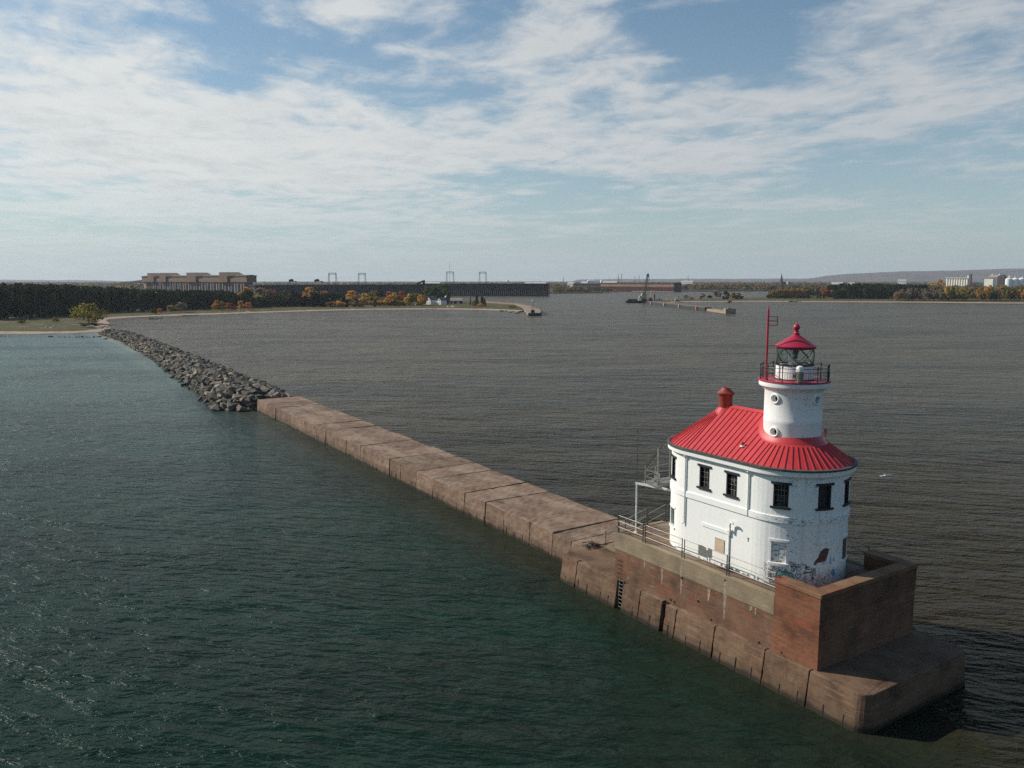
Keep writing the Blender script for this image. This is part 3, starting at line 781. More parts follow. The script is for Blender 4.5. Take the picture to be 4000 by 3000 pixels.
# ------------------------------------------------------------------ the lighthouse
lh = site('lighthouse', 'white oval lighthouse with red metal roof, round tower and lantern on the concrete pier head', 'lighthouse', 9.8, 5.18, ZD)
CN, CF, TC, RW = 6.62, 13.0, 5.18, 3.9       # near and far arc centres, axis, wall radius
WIN_NEAR = [241.0, 198.0, 162.0, 119.0]; WIN_FAR = [-61.0, -18.0, 18.0, 61.0]
STRAIGHT = [11.17, 8.58]
HW, HA = .50, 7.4                            # window half width (m / degrees)
def columns():
    """round the oval: (centre s, centre t, normal s, normal t, key)"""
    c = []
    pts = {CN, CF}
    for x in STRAIGHT: pts |= {x - HW, x + HW}
    pts |= set(np.linspace(CN, CF, 9)[1:-1].round(3))
    left = sorted(pts)
    clean = []
    for p in left:
        if clean and p - clean[-1] < .07 and p not in [x - HW for x in STRAIGHT] + [x + HW for x in STRAIGHT] + [CN, CF]: continue
        clean.append(p)
    def arc(w, a0, a1):
        an = set(np.linspace(a0, a1, 37).round(3))
        edges = set()
        for x in w: edges |= {x - HA, x + HA}
        an = {x for x in an if all(abs(x - e) > 1.2 for e in edges)} | edges | {a0, a1}
        return sorted(an)
    for x in clean: c.append((x, TC, 0.0, -1.0, ('L', x)))
    for a in arc(WIN_FAR, -90.0, 90.0)[1:]: c.append((CF, TC, math.cos(R(a)), math.sin(R(a)), ('F', a)))
    for x in reversed(clean[:-1]): c.append((x, TC, 0.0, 1.0, ('R', x)))
    for a in arc(WIN_NEAR, 90.0, 270.0)[1:-1]: c.append((CN, TC, math.cos(R(a)), math.sin(R(a)), ('N', a)))
    return c
CL = columns()
def at(c, r, z): return (c[0] + c[2] * r, c[1] + c[3] * r, z)
def is_win(c0, c1, upper):
    k0, k1 = c0[4], c1[4]
    if k0[0] in 'LR' and k1[0] in 'LR' and k0[0] == k1[0]:
        m = (k0[1] + k1[1]) / 2
        return upper and any(abs(m - x) < HW for x in STRAIGHT)
    if k0[0] in 'LR' or k1[0] in 'LR' and k1[0] != k0[0]: return False
    m = (k0[1] + k1[1]) / 2
    if k0[0] == 'N':
        return any(abs(m - x) < HA for x in (WIN_NEAR if upper else [241.0]))
    return any(abs(m - x) < HA for x in (WIN_FAR if upper else [-61.0, 61.0]))
q = SB()
rows = [ZD - .05, 7.58, 9.03, 10.4, 11.48, 13.02, 13.6]
nC = len(CL)
for i in range(nC):
    c0, c1 = CL[i], CL[(i + 1) % nC]
    for z0, z1 in zip(rows[:-1], rows[1:]):
        win = (z0 == 11.48 and is_win(c0, c1, True)) or (z0 == 7.58 and is_win(c0, c1, False))
        if not win:
            q.add([at(c0, RW, z0), at(c1, RW, z0), at(c1, RW, z1), at(c0, RW, z1)], [(0, 1, 2, 3)])
        else:
            d = .24
            q.add([at(c0, RW, z0), at(c1, RW, z0), at(c1, RW - d, z0), at(c0, RW - d, z0)], [(0, 1, 2, 3)])
            q.add([at(c0, RW, z1), at(c1, RW, z1), at(c1, RW - d, z1), at(c0, RW - d, z1)], [(0, 1, 2, 3)])
            for cc, nb in ((c0, CL[i - 1]), (c1, CL[(i + 2) % nC])):
                other = (nb, cc) if cc is c0 else (cc, nb)
                if not is_win(other[0], other[1], z0 == 11.48):
                    q.add([at(cc, RW, z0), at(cc, RW - d, z0), at(cc, RW - d, z1), at(cc, RW, z1)], [(0, 1, 2, 3)])
q.build('wall', 'white_paint', lh, smooth=True)
def sweep(prof, name, m, parent=lh, closed=False, smooth=True):
    q = SB(); k = len(prof)
    for c in CL:
        for r, z in prof: q.v.append(tuple(W(*at(c, r, z))))
    for i in range(nC):
        j = (i + 1) % nC
        for a in range(k if closed else k - 1):
            b_ = (a + 1) % k
            q.f.append((i * k + a, j * k + a, j * k + b_, i * k + b_)); q.m.append(0)
    return q.build(name, m, parent, smooth=smooth)
sweep([(3.88, 10.38), (3.985, 10.38), (3.985, 10.80), (3.88, 10.86)], 'belt_course', 'white_paint', closed=True)
sweep([(3.88, 13.40), (3.94, 13.46), (4.02, 13.62), (4.22, 13.66), (4.24, 14.02), (3.88, 14.02)], 'cornice', 'white_paint', closed=True)
sweep([(3.95, 13.99), (4.31, 13.99), (4.33, 14.13), (4.10, 14.16), (4.06, 14.04), (3.95, 14.04)], 'gutter', 'gutter_dark', closed=True)
# roof: hipped oval of standing-seam sheets
RE, ZE, ZR = 4.07, 14.06, 17.08
def rz(r): return ZE + (RE - r) / RE * (ZR - ZE)
roof = sweep([(RE + .02, ZE - .03), (RE, ZE), (2.6, rz(2.6)), (1.3, rz(1.3)), (.001, ZR)], 'roof', 'red_metal', smooth=False)
q = SB()
def seam(cs, ct, ns, nt, r0, r1):
    a = Vector((cs + ns * r0, ct + nt * r0, rz(r0) + .02)); c = Vector((cs + ns * r1, ct + nt * r1, rz(r1) + .02))
    q.bar(a, c, .045, .075)
TS, TT, TRR = 6.72, 5.2, 1.96
for sg in (-1, 1):
    for k in range(14):
        s_ = CN + .12 + k * .475
        if s_ > CF: break
        r1 = .10
        ds = s_ - TS
        if abs(ds) < 2.32: r1 = math.sqrt(2.32 ** 2 - ds * ds)
        seam(s_, TC, 0, sg, RE - .02, r1)
for k in range(26):
    a = R(90 + 3.5 + k * 6.92)
    seam(CN, TC, math.cos(a), math.sin(a), RE - .02, 2.36)
    a = R(-90 + 3.5 + k * 6.92)
    seam(CF, TC, math.cos(a), math.sin(a), RE - .02, .62 if k % 2 else .35)
q.build('seam', 'red_metal', roof)
q = SB()
q.add([(8.4, TC - .24, ZR - .13), (8.4, TC, ZR + .06), (8.4, TC + .24, ZR - .13), (12.7, TC - .24, ZR - .13), (12.7, TC, ZR + .06), (12.7, TC + .24, ZR - .13)], [(0, 1, 4, 3), (1, 2, 5, 4), (0, 2, 1), (3, 4, 5)])
q.lathe(12.93, TC, [(.95, rz(.95) + .03), (.78, rz(.78) + .08), (.52, ZR - .18)], 24)
q.build('ridge_cap', 'red_metal', roof, smooth=True)
q = SB(); NF = 72; fv = []
def roofz(x, y): return rz(math.hypot(x - CN, y - TC) if x < CN else abs(y - TC))
for i in range(NF):
    a = 2 * PI * i / NF; c_, s_ = math.cos(a), math.sin(a)
    for r_, up in ((2.26, .012), (2.14, .05), (1.99, .17), (1.962, .18)):
        fv.append((TS + c_ * r_, TT + s_ * r_, roofz(TS + c_ * min(r_, 2.02 if up > .1 else r_), TT + s_ * min(r_, 2.02 if up > .1 else r_)) + up))
q.add(fv, [(i * 4 + k, ((i + 1) % NF) * 4 + k, ((i + 1) % NF) * 4 + k + 1, i * 4 + k + 1) for i in range(NF) for k in range(3)])
q.build('flashing', 'red_metal', roof, smooth=True)
q = SB()                                      # peeled strip of flashing lifting on the far side
q.add([(4.95, 6.35, 15.90), (5.25, 6.75, 15.98), (5.60, 7.25, 16.14), (5.50, 7.40, 16.17), (5.05, 6.85, 15.86), (4.80, 6.40, 15.72)], [(0, 1, 4, 5), (1, 2, 3, 4)])
o = q.build('loose_flashing', 'red_metal', roof); md = o.modifiers.new('t', 'SOLIDIFY'); md.thickness = .03
q = SB()
q.tube((8.55, 2.22, rz(2.96) - .02), (8.55, 2.22, rz(2.96) + .34), .075, 12)
q.build('vent_pipe', 'chimney_red', roof, smooth=True)
q = SB(); q.lathe(8.55, 2.22, [(.19, rz(2.96) + .0), (.17, rz(2.96) + .07), (.08, rz(2.96) + .09)], 16)
vp = [c for c in roof.children if c.name.startswith('vent_pipe')][0]
q.build('collar', 'white_steel', roof, smooth=True)
q = SB()
q.lathe(12.92, TC, [(.0, 16.4), (.50, 16.4), (.50, 17.75), (.56, 17.85), (.64, 17.92), (.66, 18.02), (.60, 18.06), (.34, 18.30), (.30, 18.42), (.22, 18.42), (.20, 18.2), (.0, 18.2)], 32)
q.build('chimney', 'chimney_red', roof, smooth=True)

# windows -------------------------------------------------------
def window(colc, half, z0, z1, lintel=True, trim='black_trim', grid=(3, 4), depth=.20, glassm='window_glass', arc=None):
    """colc(x, r, z): maps x metres along the wall and radius to the site; half = half width"""
    n = 6 if arc else 1
    X = np.linspace(-half, half, n + 1)
    q = SB()
    for a, c in zip(X[:-1], X[1:]):
        q.add([colc(a, RW - depth, z0), colc(c, RW - depth, z0), colc(c, RW - depth, z1), colc(a, RW - depth, z1)], [(0, 1, 2, 3)])
    w = q.build('window', glassm, lh)
    def block(name, xa, xb, za, zb, r0, r1, m):
        q = SB(); X = np.linspace(xa, xb, (n if xb - xa > .3 else 1) + 1)
        for a, c in zip(X[:-1], X[1:]):
            q.add([colc(a, r0, za), colc(c, r0, za), colc(c, r1, za), colc(a, r1, za), colc(a, r0, zb), colc(c, r0, zb), colc(c, r1, zb), colc(a, r1, zb)],
                  [(0, 3, 2, 1), (4, 5, 6, 7), (0, 1, 5, 4), (1, 2, 6, 5), (2, 3, 7, 6), (3, 0, 4, 7)])
        return q.build(name, m, w)
    if trim:
        block('lintel', -half - .16, half + .16, z1, z1 + .155, RW - .05, RW + .085, trim)
        block('sill', -half - .16, half + .16, z0 - .135, z0 + .005, RW - .22, RW + .13, trim)
    q = SB()
    def bit(xa, xb, za, zb, r0, r1):
        q.add([colc(xa, r0, za), colc(xb, r0, za), colc(xb, r1, za), colc(xa, r1, za), colc(xa, r0, zb), colc(xb, r0, zb), colc(xb, r1, zb), colc(xa, r1, zb)],
              [(0, 3, 2, 1), (4, 5, 6, 7), (0, 1, 5, 4), (1, 2, 6, 5), (2, 3, 7, 6), (3, 0, 4, 7)])
    if trim:
        bit(-half, -half + .085, z0, z1, RW - depth + .002, RW - .01); bit(half - .085, half, z0, z1, RW - depth + .002, RW - .01)
        bit(-half + .085, half - .085, z1 - .06, z1 - .001, RW - depth + .002, RW - .03)
        q.build('frame', trim, w)
    if grid:
        q = SB(); r0, r1 = RW - depth + .003, RW - depth + .04
        for i in range(1, grid[0]):
            x = -half + .085 + (2 * half - .17) * i / grid[0]; bit(x - .016, x + .016, z0, z1 - .06, r0, r1)
        for j in range(1, grid[1]):
            z = z0 + (z1 - z0 - .06) * j / grid[1]; bit(-half + .085, half - .085, z - .016, z + .016, r0 + .002, r1 + .003)
        q.build('muntin', 'muntin', w)
    return w
def straight(s0, sgn): return lambda x, r, z: (s0 - sgn * x, TC + sgn * r, z)
def round_(cs, a): return lambda x, r, z: (cs + math.cos(R(a) + x / RW) * r, TC + math.sin(R(a) + x / RW) * r, z)
for s_ in STRAIGHT:
    window(straight(s_, -1), HW, 11.48, 13.02)
    window(straight(s_, 1), HW, 11.48, 13.02)
HL = R(HA) * RW
for a in WIN_NEAR: window(round_(CN, a), HL, 11.48, 13.02, arc=True, grid=(4, 4) if a == 241.0 else None, glassm='window_glass' if a == 241.0 else 'iron_black')
for a in WIN_FAR: window(round_(CF, a), HL, 11.48, 13.02, arc=True)
for a in (-61.0, 61.0): window(round_(CF, a), HL, 7.58, 9.03, arc=True, trim=None, grid=(3, 4))
bw = window(round_(CN, 241.0), HL, 7.58, 9.03, arc=True, trim=None, grid=None, glassm='old_brick', depth=.12); bw.name = 'bricked_window'
def arcblock(name, cs, a0, a1, z0, z1, r0, r1, m, parent=lh):
    q = SB(); A = np.linspace(a0, a1, 7)
    f = lambda a, r, z: (cs + math.cos(R(a)) * r, TC + math.sin(R(a)) * r, z)
    for a, c in zip(A[:-1], A[1:]):
        q.add([f(a, r0, z0), f(c, r0, z0), f(c, r1, z0), f(a, r1, z0), f(a, r0, z1), f(c, r0, z1), f(c, r1, z1), f(a, r1, z1)],
              [(0, 3, 2, 1), (4, 5, 6, 7), (0, 1, 5, 4), (1, 2, 6, 5), (2, 3, 7, 6), (3, 0, 4, 7)])
    return q.build(name, m, parent)
for cs, a in ((CN, 241.0), (CN, 198.5), (CN, 161.0), (CF, -61.0), (CF, 61.0)):
    arcblock('lintel', cs, a - 9.6, a + 9.6, 9.045, 9.21, RW - .02, RW + .055, 'white_paint')
    arcblock('sill', cs, a - 9.6, a + 9.6, 7.43, 7.57, RW - .15, RW + .09, 'white_paint')

def cylpatch(name, m, pts, r=RW + .006, parent=lh, cs=CN):
    """flat paint or a bare patch on the near round wall: pts = (angle, z)"""
    q = SB()
    q.add([(cs + math.cos(R(a)) * r, TC + math.sin(R(a)) * r, z) for a, z in pts], [tuple(range(len(pts)))])
    return q.build(name, m, parent, recalc=False)
def grid_patch(name, m, poly, r=RW + .006, parent=lh):
    """polygon in (angle, z) cut in vertical strips so that it follows the curve"""
    q = SB(); a0 = min(p[0] for p in poly); a1 = max(p[0] for p in poly); n = max(2, int((a1 - a0) / 1.2))
    def span(a):
        zs = []
        for (x0, y0), (x1, y1) in zip(poly, poly[1:] + poly[:1]):
            if (x0 - a) * (x1 - a) <= 0 and x0 != x1: zs.append(y0 + (y1 - y0) * (a - x0) / (x1 - x0))
        return (min(zs), max(zs)) if zs else (0, 0)
    A = np.linspace(a0 + .01, a1 - .01, n + 1)
    f = lambda a, z: (CN + math.cos(R(a)) * r, TC + math.sin(R(a)) * r, z)
    for a, c in zip(A[:-1], A[1:]):
        l0, h0 = span(a); l1, h1 = span(c)
        q.add([f(a, l0), f(c, l1), f(c, h1), f(a, h0)], [(0, 1, 2, 3)])
    return q.build(name, m, parent, recalc=False)
# bare brick patch, boarded opening
grid_patch('bare_patch', 'bare_brick', [(206.5, 7.62), (204.5, 7.55), (203, 7.72), (199, 7.72), (195, 7.8), (191.5, 8.1), (189.8, 8.62), (194, 8.70), (197, 8.66), (200.5, 8.45), (202, 8.1), (205.5, 7.85)])
grid_patch('bare_spot', 'grey_board', [(198.5, 7.6), (196, 7.75), (193.5, 8.0), (192, 8.05), (192.4, 7.85), (194.5, 7.62)], RW + .011)
grid_patch('bare_spot', 'ink', [(207.0, 7.55), (203.6, 7.6), (203.2, 7.82), (205.8, 7.84)], RW + .010)
arcblock('boarded_window', CN, 155.5, 166.8, 7.5, 9.0, RW - .1, RW + .02, 'brown_board')
q = SB()
q.box(9.05, 9.92, 1.245, 1.30, 7.07, 7.99); q.build('panel', 'tan_board', lh, bevel=.01)
q = SB(); q.box(9.02, 9.95, 1.262, 1.31, 7.03, 8.03); q.build('panel_frame', 'rust', lh)
q = SB(); q.box(8.62, 11.24, 1.22, 1.30, 8.58, 8.86); q.build('white_band', 'white_paint', lh, bevel=.015)
q = SB(); q.add([(6.98, 1.274, 8.86), (6.82, 1.274, 8.78), (6.90, 1.274, 8.66), (6.85, 1.274, 8.52), (6.96, 1.274, 8.55)], [(0, 1, 2, 3, 4)]); q.build('wall_scar', 'dark_steel', lh, recalc=False)
q = SB()                                      # broken render along the foot of the wall
for k in range(26):
    s_ = 6.7 + k * .26 + rr.uniform(-.1, .1); h = rr.uniform(.05, .2) * (1.4 if s_ < 9.2 else .7)
    q.add([(s_, 1.273, ZD), (s_ + rr.uniform(.2, .42), 1.273, ZD), (s_ + rr.uniform(.15, .3), 1.273, ZD + h), (s_ + .05, 1.273, ZD + h * .8)], [(0, 1, 2, 3)])
q.build('foot_scar', 'grey_board', lh, recalc=False)
# downspouts, service pipe, gooseneck vent
for s_, zb in ((13.03, 8.35), (7.02, 10.42)):
    q = SB(); q.path([(s_, 1.05, 13.55), (s_, 1.2, 13.32), (s_, 1.2, zb)], .055, 8)
    if zb < 9: q.tube((s_, 1.2, zb), (s_ + .15, 1.1, zb - .06), .05, 8)
    q.build('downspout', 'white_steel', lh, smooth=True)
q = SB(); q.path([(8.60, 1.23, 8.72), (8.60, 1.23, 6.9), (8.60, 1.23, ZD)], .055, 8); q.box(8.50, 8.72, 1.12, 1.28, 8.55, 8.95); q.build('service_pipe', 'white_steel', lh)
q = SB(); q.path([(8.38, 1.25, 8.95), (8.38, 1.05, 8.95), (8.38, 1.03, 9.42), (8.28, .98, 9.60), (8.10, .93, 9.66), (7.98, .90, 9.60)], .075, 10); q.build('gooseneck_vent', 'white_steel', lh, smooth=True)

# graffiti ------------------------------------------------------
STK = {'T': [[(0, 1), (.6, 1)], [(.3, 1), (.3, 0)]], 'H': [[(0, 0), (0, 1)], [(.5, 0), (.5, 1)], [(0, .5), (.5, .5)]], 'E': [[(.5, 1), (0, 1), (0, 0), (.5, 0)], [(0, .5), (.4, .5)]],
       'I': [[(.1, 0), (.1, 1)]], 'M': [[(0, 0), (.05, 1), (.35, .4), (.65, 1), (.7, 0)]], 'S': [[(.5, .9), (.2, 1), (0, .8), (.1, .55), (.45, .45), (.5, .2), (.3, 0), (0, .1)]],
       'Y': [[(0, 1), (.25, .5), (.5, 1)], [(.25, .5), (.25, 0)]], 'A': [[(0, 0), (.3, 1), (.6, 0)], [(.12, .4), (.48, .4)]], 'R': [[(0, 0), (0, 1), (.4, .95), (.45, .65), (0, .5), (.5, 0)]],
       'C': [[(.5, .85), (.25, 1), (0, .6), (.05, .2), (.3, 0), (.5, .15)]], 'W': [[(0, 1), (.15, 0), (.35, .6), (.55, 0), (.7, 1)]], 'K': [[(0, 0), (0, 1)], [(.45, 1), (0, .5), (.5, 0)]],
       'U': [[(0, 1), (0, .2), (.2, 0), (.45, .2), (.5, 1)]], 'P': [[(0, 0), (0, 1), (.4, .95), (.45, .65), (0, .5)]], 'L': [[(0, 1), (0, 0), (.45, 0)]], 'F': [[(.5, 1), (0, 1), (0, 0)], [(0, .5), (.4, .5)]], ' ': [], '!': [[(.1, 1), (.1, .35)], [(.1, .12), (.1, .0)]]}
gm = SB()
def ribbon(pts, w=.030, r=RW + .014):
    """marker stroke on the near round wall: pts = (angle, z)"""
    f = lambda a, z: (CN + math.cos(R(a)) * r, TC + math.sin(R(a)) * r, z)
    k = RW * PI / 180
    for (a0, z0), (a1, z1) in zip(pts[:-1], pts[1:]):
        dx, dz = (a1 - a0) * k, z1 - z0; l = math.hypot(dx, dz) or 1e-3
        nx, nz = -dz / l * w / 2 / k, dx / l * w / 2
        ex_, ez = dx / l * w * .4 / k, dz / l * w * .4
        gm.add([f(a0 + nx - ex_, z0 + nz - ez), f(a1 + nx + ex_, z1 + nz + ez), f(a1 - nx + ex_, z1 - nz + ez), f(a0 - nx - ex_, z0 - nz - ez)], [(0, 1, 2, 3)])
def words(txt, a, z, h, w=.035, slope=0.0):
    """letters run towards smaller angles (left to right as seen from the lake)"""
    k = RW * PI / 180
    for ch in txt:
        wd = .2 if ch in 'I!' else .62
        for st in STK[ch]:
            ribbon([(a - x * h * .8 / k, z + y * h + slope * x) for x, y in st], w)
        a -= (wd * h * .8 + .10 * h) / k; z += slope * wd * h
words('THE', 248.6, 7.12, .24); words('TIMES', 250.5, 6.84, .22); words('THEY', 250.8, 6.56, .20); words('ARE A', 251.0, 6.32, .24); words('CHA', 249.0, 6.08, .24)
words('WAKE', 228.8, 7.36, .26); words('UP!', 227.8, 7.06, .26)
words('THIS', 210.0, 7.12, .21); words('LIFE', 209.6, 6.86, .21)
def heart(a, z, h):
    p = [(0, -.5), (.45, 0), (.5, .3), (.25, .5), (0, .25), (-.25, .5), (-.5, .3), (-.45, 0), (0, -.5)]
    ribbon([(a - x * h / (RW * PI / 180), z + y * h) for x, y in p])
heart(243.6, 7.0, .36); heart(238.5, 7.22, .28); heart(221.0, 7.32, .36); heart(221.8, 6.78, .36)
def zig(a0, a1, z0, z1, n, h):
    ribbon([(a0 + (a1 - a0) * i / n, z0 + (z1 - z0) * i / n + (h if i % 2 else 0)) for i in range(n + 1)], .025)
zig(231.8, 224.5, 7.62, 7.55, 7, .20); zig(219, 213, 7.58, 7.38, 6, .20)
ribbon([(254.6, 7.45), (252.2, 7.32), (254.8, 7.2), (252.0, 7.05), (255, 6.95), (252.4, 6.7), (253.5, 6.45), (251.8, 6.3)], .022)
ribbon([(216, 6.7), (214.2, 6.85), (215.6, 6.55), (213.4, 6.62), (215, 6.3), (212.6, 6.4), (214, 6.1), (211.8, 6.15)], .025)
for a, z, w in ((215.6, 7.38, 3.0), (214.5, 7.30, 3.4), (216, 7.12, 2.4), (213, 7.05, 4.5), (216.4, 7.0, 2.2), (214, 7.46, 3.2)):
    ribbon([(a, z), (a - w * .5, z + rr.uniform(-.05, .05)), (a - w, z + rr.uniform(-.04, .04))], .075)
ribbon([(209.0, 6.70), (207.2, 6.80), (205.6, 6.66), (207.2, 6.52), (209.0, 6.70)], .03); ribbon([(207.4, 6.72), (207.0, 6.62), (207.4, 6.62)], .05)
def onion(ac, z0, w, h, name='teal_shape'):
    prof = [(-1.0, 0.0), (-.72, .12), (-.56, .38), (-.38, .78), (0, 1.0), (.38, .80), (.56, .40), (.72, .12), (1.0, 0.0)]
    out = [(ac - x * w, z0 + y * h) for x, y in prof]
    grid_patch(name, 'teal_spray', out, RW + .008)
    ribbon(out, .04)
    ribbon([(ac + .5, z0 + h * .22), (ac - .5, z0 + h * .24)], .12)
onion(239.2, 6.55, 5.2, .58); onion(228.6, 6.40, 5.6, .62)
e = [(236.6, 7.0), (234.8, 7.12), (233.6, 7.24), (232.2, 7.12), (230.6, 6.98), (232.2, 6.86), (233.6, 6.76), (235, 6.86), (236.6, 7.0)]
grid_patch('teal_shape', 'teal_spray', e[:-1], RW + .008); ribbon(e, .035); ribbon([(234, 7.0), (233.2, 7.0)], .11)
gm.build('graffiti', 'ink', lh, recalc=False)
for p in ([(188.5, 7.55), (186, 7.5), (186.2, 8.1), (187.6, 8.2)], [(184.5, 7.75), (181, 7.6), (183, 8.05)], [(181.5, 8.25), (177, 8.45), (176.5, 8.75), (178.5, 8.4)], [(187, 6.9), (182.5, 6.6), (179, 6.75), (180, 7.05), (184, 7.15)], [(191, 7.42), (188.8, 7.4), (189, 7.5)]):
    grid_patch('blue_smear', 'blue_spray', p, RW + .007)
grid_patch('pink_smear', 'pink_spray', [(249, 7.34), (249, 7.44), (241, 7.44), (233.2, 7.44), (233.2, 7.34)], RW + .101)
grid_patch('pink_smear', 'pink_spray', [(200, 7.5), (195, 7.55), (193, 7.8), (196, 7.72)], RW + .013)

# tower ---------------------------------------------------------
q = SB()
q.lathe(TS, TT, [(TRR, 14.6), (TRR, 16.70), (TRR + .012, 16.74), (TRR + .012, 16.98), (TRR, 17.02), (TRR, 18.90), (TRR + .05, 18.98), (TRR + .12, 19.06), (TRR + .24, 19.20), (2.36, 19.27), (2.38, 19.33), (2.38, 19.59), (1.2, 19.59), (1.2, 14.6)], 72)
tower = q.build('tower', 'white_paint', lh, smooth=True)
PORT = [(-91.0, 18.46), (182.0, 18.46), (-92.0, 16.14), (92.0, 18.46)]
cut = MB(); B4 = []
for a, z in PORT:
    n = Vector((math.cos(R(a)), math.sin(R(a)), 0))
    w0 = W(TS + n.x * 1.55, TT + n.y * 1.55, z); w1 = W(TS + n.x * 2.3, TT + n.y * 2.3, z)
    cut.tube(w0, w1, .235, 28)
co = cut.build('cutter', 'white_paint')
md = tower.modifiers.new('cut', 'BOOLEAN'); md.object = co; md.operation = 'DIFFERENCE'; md.solver = 'EXACT'
bpy.context.view_layer.update()
dg = bpy.context.evaluated_depsgraph_get()
nm = bpy.data.meshes.new_from_object(tower.evaluated_get(dg))
tower.modifiers.clear(); om = tower.data; tower.data = nm; nm.name = 'tower'
bpy.data.objects.remove(co)
for a, z in PORT:
    n = Vector((math.cos(R(a)), math.sin(R(a)), 0)); wn = (W(n.x, n.y, 0) - W(0, 0, 0)).normalized()
    c0 = W(TS + n.x * TRR, TT + n.y * TRR, z)
    up = Vector((0, 0, 1)); sd = wn.cross(up)
    def ring(prof, name, m, par):
        q = MB(); k = len(prof); N = 28
        for i in range(N):
            an = 2 * PI * i / N
            for r, d in prof: q.v.append(tuple(c0 + sd * math.cos(an) * r + up * math.sin(an) * r + wn * d))
        for i in range(N):
            j = (i + 1) % N
            for b_ in range(k - 1): q.f.append((i * k + b_, j * k + b_, j * k + b_ + 1, i * k + b_ + 1)); q.m.append(0)
        return q.build(name, m, par, smooth=True)
    pw = ring([(.001, -.30), (.232, -.30)], 'porthole', 'iron_black', tower)
    ring([(.238, -.05), (.238, .07), (.30, .11), (.365, .07), (.37, -.06)], 'porthole_ring', 'white_paint', tower)
gal = MB(lambda s, t, z: W(s, t, z)); gal.lathe(TS, TT, [(1.2, 19.60), (2.43, 19.60), (2.43, 19.69), (2.40, 19.715), (1.2, 19.715)], 64)
gallery = gal.build('gallery', 'red_paint', lh, smooth=True)
gr = SB(); GR = 2.30
NP = 12; A0 = 12.0
for i in range(72):
    a, c = 2 * PI * i / 72, 2 * PI * (i + 1) / 72
    f = lambda a, z: (TS + GR * math.cos(a), TT + GR * math.sin(a), z)
    for z, r in ((20.62, .022), (20.36, .016), (19.86, .016)): gr.tube(f(a, z), f(c, z), r, 5)
for i in range(NP * 7):
    a = R(A0) + 2 * PI * i / (NP * 7)
    if i % 7: gr.tube((TS + GR * math.cos(a), TT + GR * math.sin(a), 19.86), (TS + GR * math.cos(a), TT + GR * math.sin(a), 20.36), .009, 4)
grail = gr.build('gallery_railing', 'iron_black', lh)
for i in range(NP):
    a = R(A0) + 2 * PI * i / NP; x, y = TS + GR * math.cos(a), TT + GR * math.sin(a)
    q = SB(); q.tube((x, y, 19.71), (x, y, 20.66), .034, 6); q.lathe(x, y, [(.0, 20.64), (.055, 20.67), (.065, 20.715), (.05, 20.76), (.0, 20.79)], 8); q.tube((x, y, 19.70), (x, y, 19.78), .06, 8)
    q.build('post', 'iron_black', grail)
q = SB(); q.lathe(TS, TT, [(1.27, 19.70), (1.27, 20.70), (.9, 20.70)], 56)
lan = q.build('lantern_room', 'white_paint', lh, smooth=True)
q = SB(); q.lathe(TS, TT, [(1.24, 20.70), (1.31, 20.70), (1.31, 20.775), (1.24, 20.79)], 56); q.lathe(TS, TT, [(1.275, 19.70), (1.30, 19.72), (1.30, 19.76), (1.272, 19.78)], 56)
q.lathe(TS, TT, [(1.2, 21.84), (1.29, 21.84), (1.29, 21.93), (1.2, 21.93)], 56)
q.build('lantern_ring', 'iron_black', lan, smooth=True)
q = SB(); q.lathe(TS, TT, [(1.235, 20.78), (1.235, 21.85)], 56); q.build('lantern_glass', 'lantern_glass', lan, smooth=True)
q = SB()                                       # crossed glazing bars
NB_ = 7
for i in range(NB_):
    for sg in (1, -1):
        pts = []
        for k in range(7):
            a = 2 * PI * i / NB_ + sg * (2 * PI / NB_) * k / 6 + .2
            pts.append((TS + 1.25 * math.cos(a), TT + 1.25 * math.sin(a), 20.78 + 1.07 * k / 6))
        q.path(pts, .024, 5)
q.build('glazing_bar', 'iron_black', lan)
q = SB(); q.lathe(TS, TT, [(0, 20.70), (.42, 20.70), (.42, 20.82), (.30, 20.90), (0, 20.90)], 20); q.tube((TS, TT, 20.9), (TS, TT, 21.1), .05); q.build('lamp_stand', 'steel_grey', lan, smooth=True)
q = SB(); q.lathe(TS, TT, [(0, 21.10), (.10, 21.12), (.16, 21.2), (.16, 21.45), (.20, 21.50), (.20, 21.72), (.08, 21.80), (0, 21.80)], 20); q.build('beacon_lamp', 'dark_steel', lan, smooth=True)
q = SB()
for dx, dy in ((.75, .3), (-.2, -.72)): q.tube((TS + dx, TT + dy, 20.7), (TS + dx, TT + dy, 21.85), .045, 6)
q.build('lantern_post', 'white_steel', lan)
q = SB()
q.lathe(TS, TT, [(1.20, 21.90), (1.33, 21.90), (1.35, 21.99), (1.41, 22.00), (1.41, 22.05), (1.33, 22.09), (.95, 22.33), (.55, 22.60), (.24, 22.80), (.20, 22.86), (.24, 22.88), (.24, 22.93), (.17, 22.95), (.14, 23.03), (.17, 23.06), (.17, 23.10), (.11, 23.13)], 56)
cap = q.build('lantern_roof', 'red_paint', lan, smooth=True)
q = SB()
q.lathe(TS, TT, [(.001, 23.10)] + [(.235 * math.sin(PI * k / 12), 23.335 - .235 * math.cos(PI * k / 12)) for k in range(1, 12)] + [(.05, 23.575), (.035, 23.63), (.012, 23.80), (.006, 24.07)], 28)
q.build('ventilator_ball', 'red_paint', cap, smooth=True)
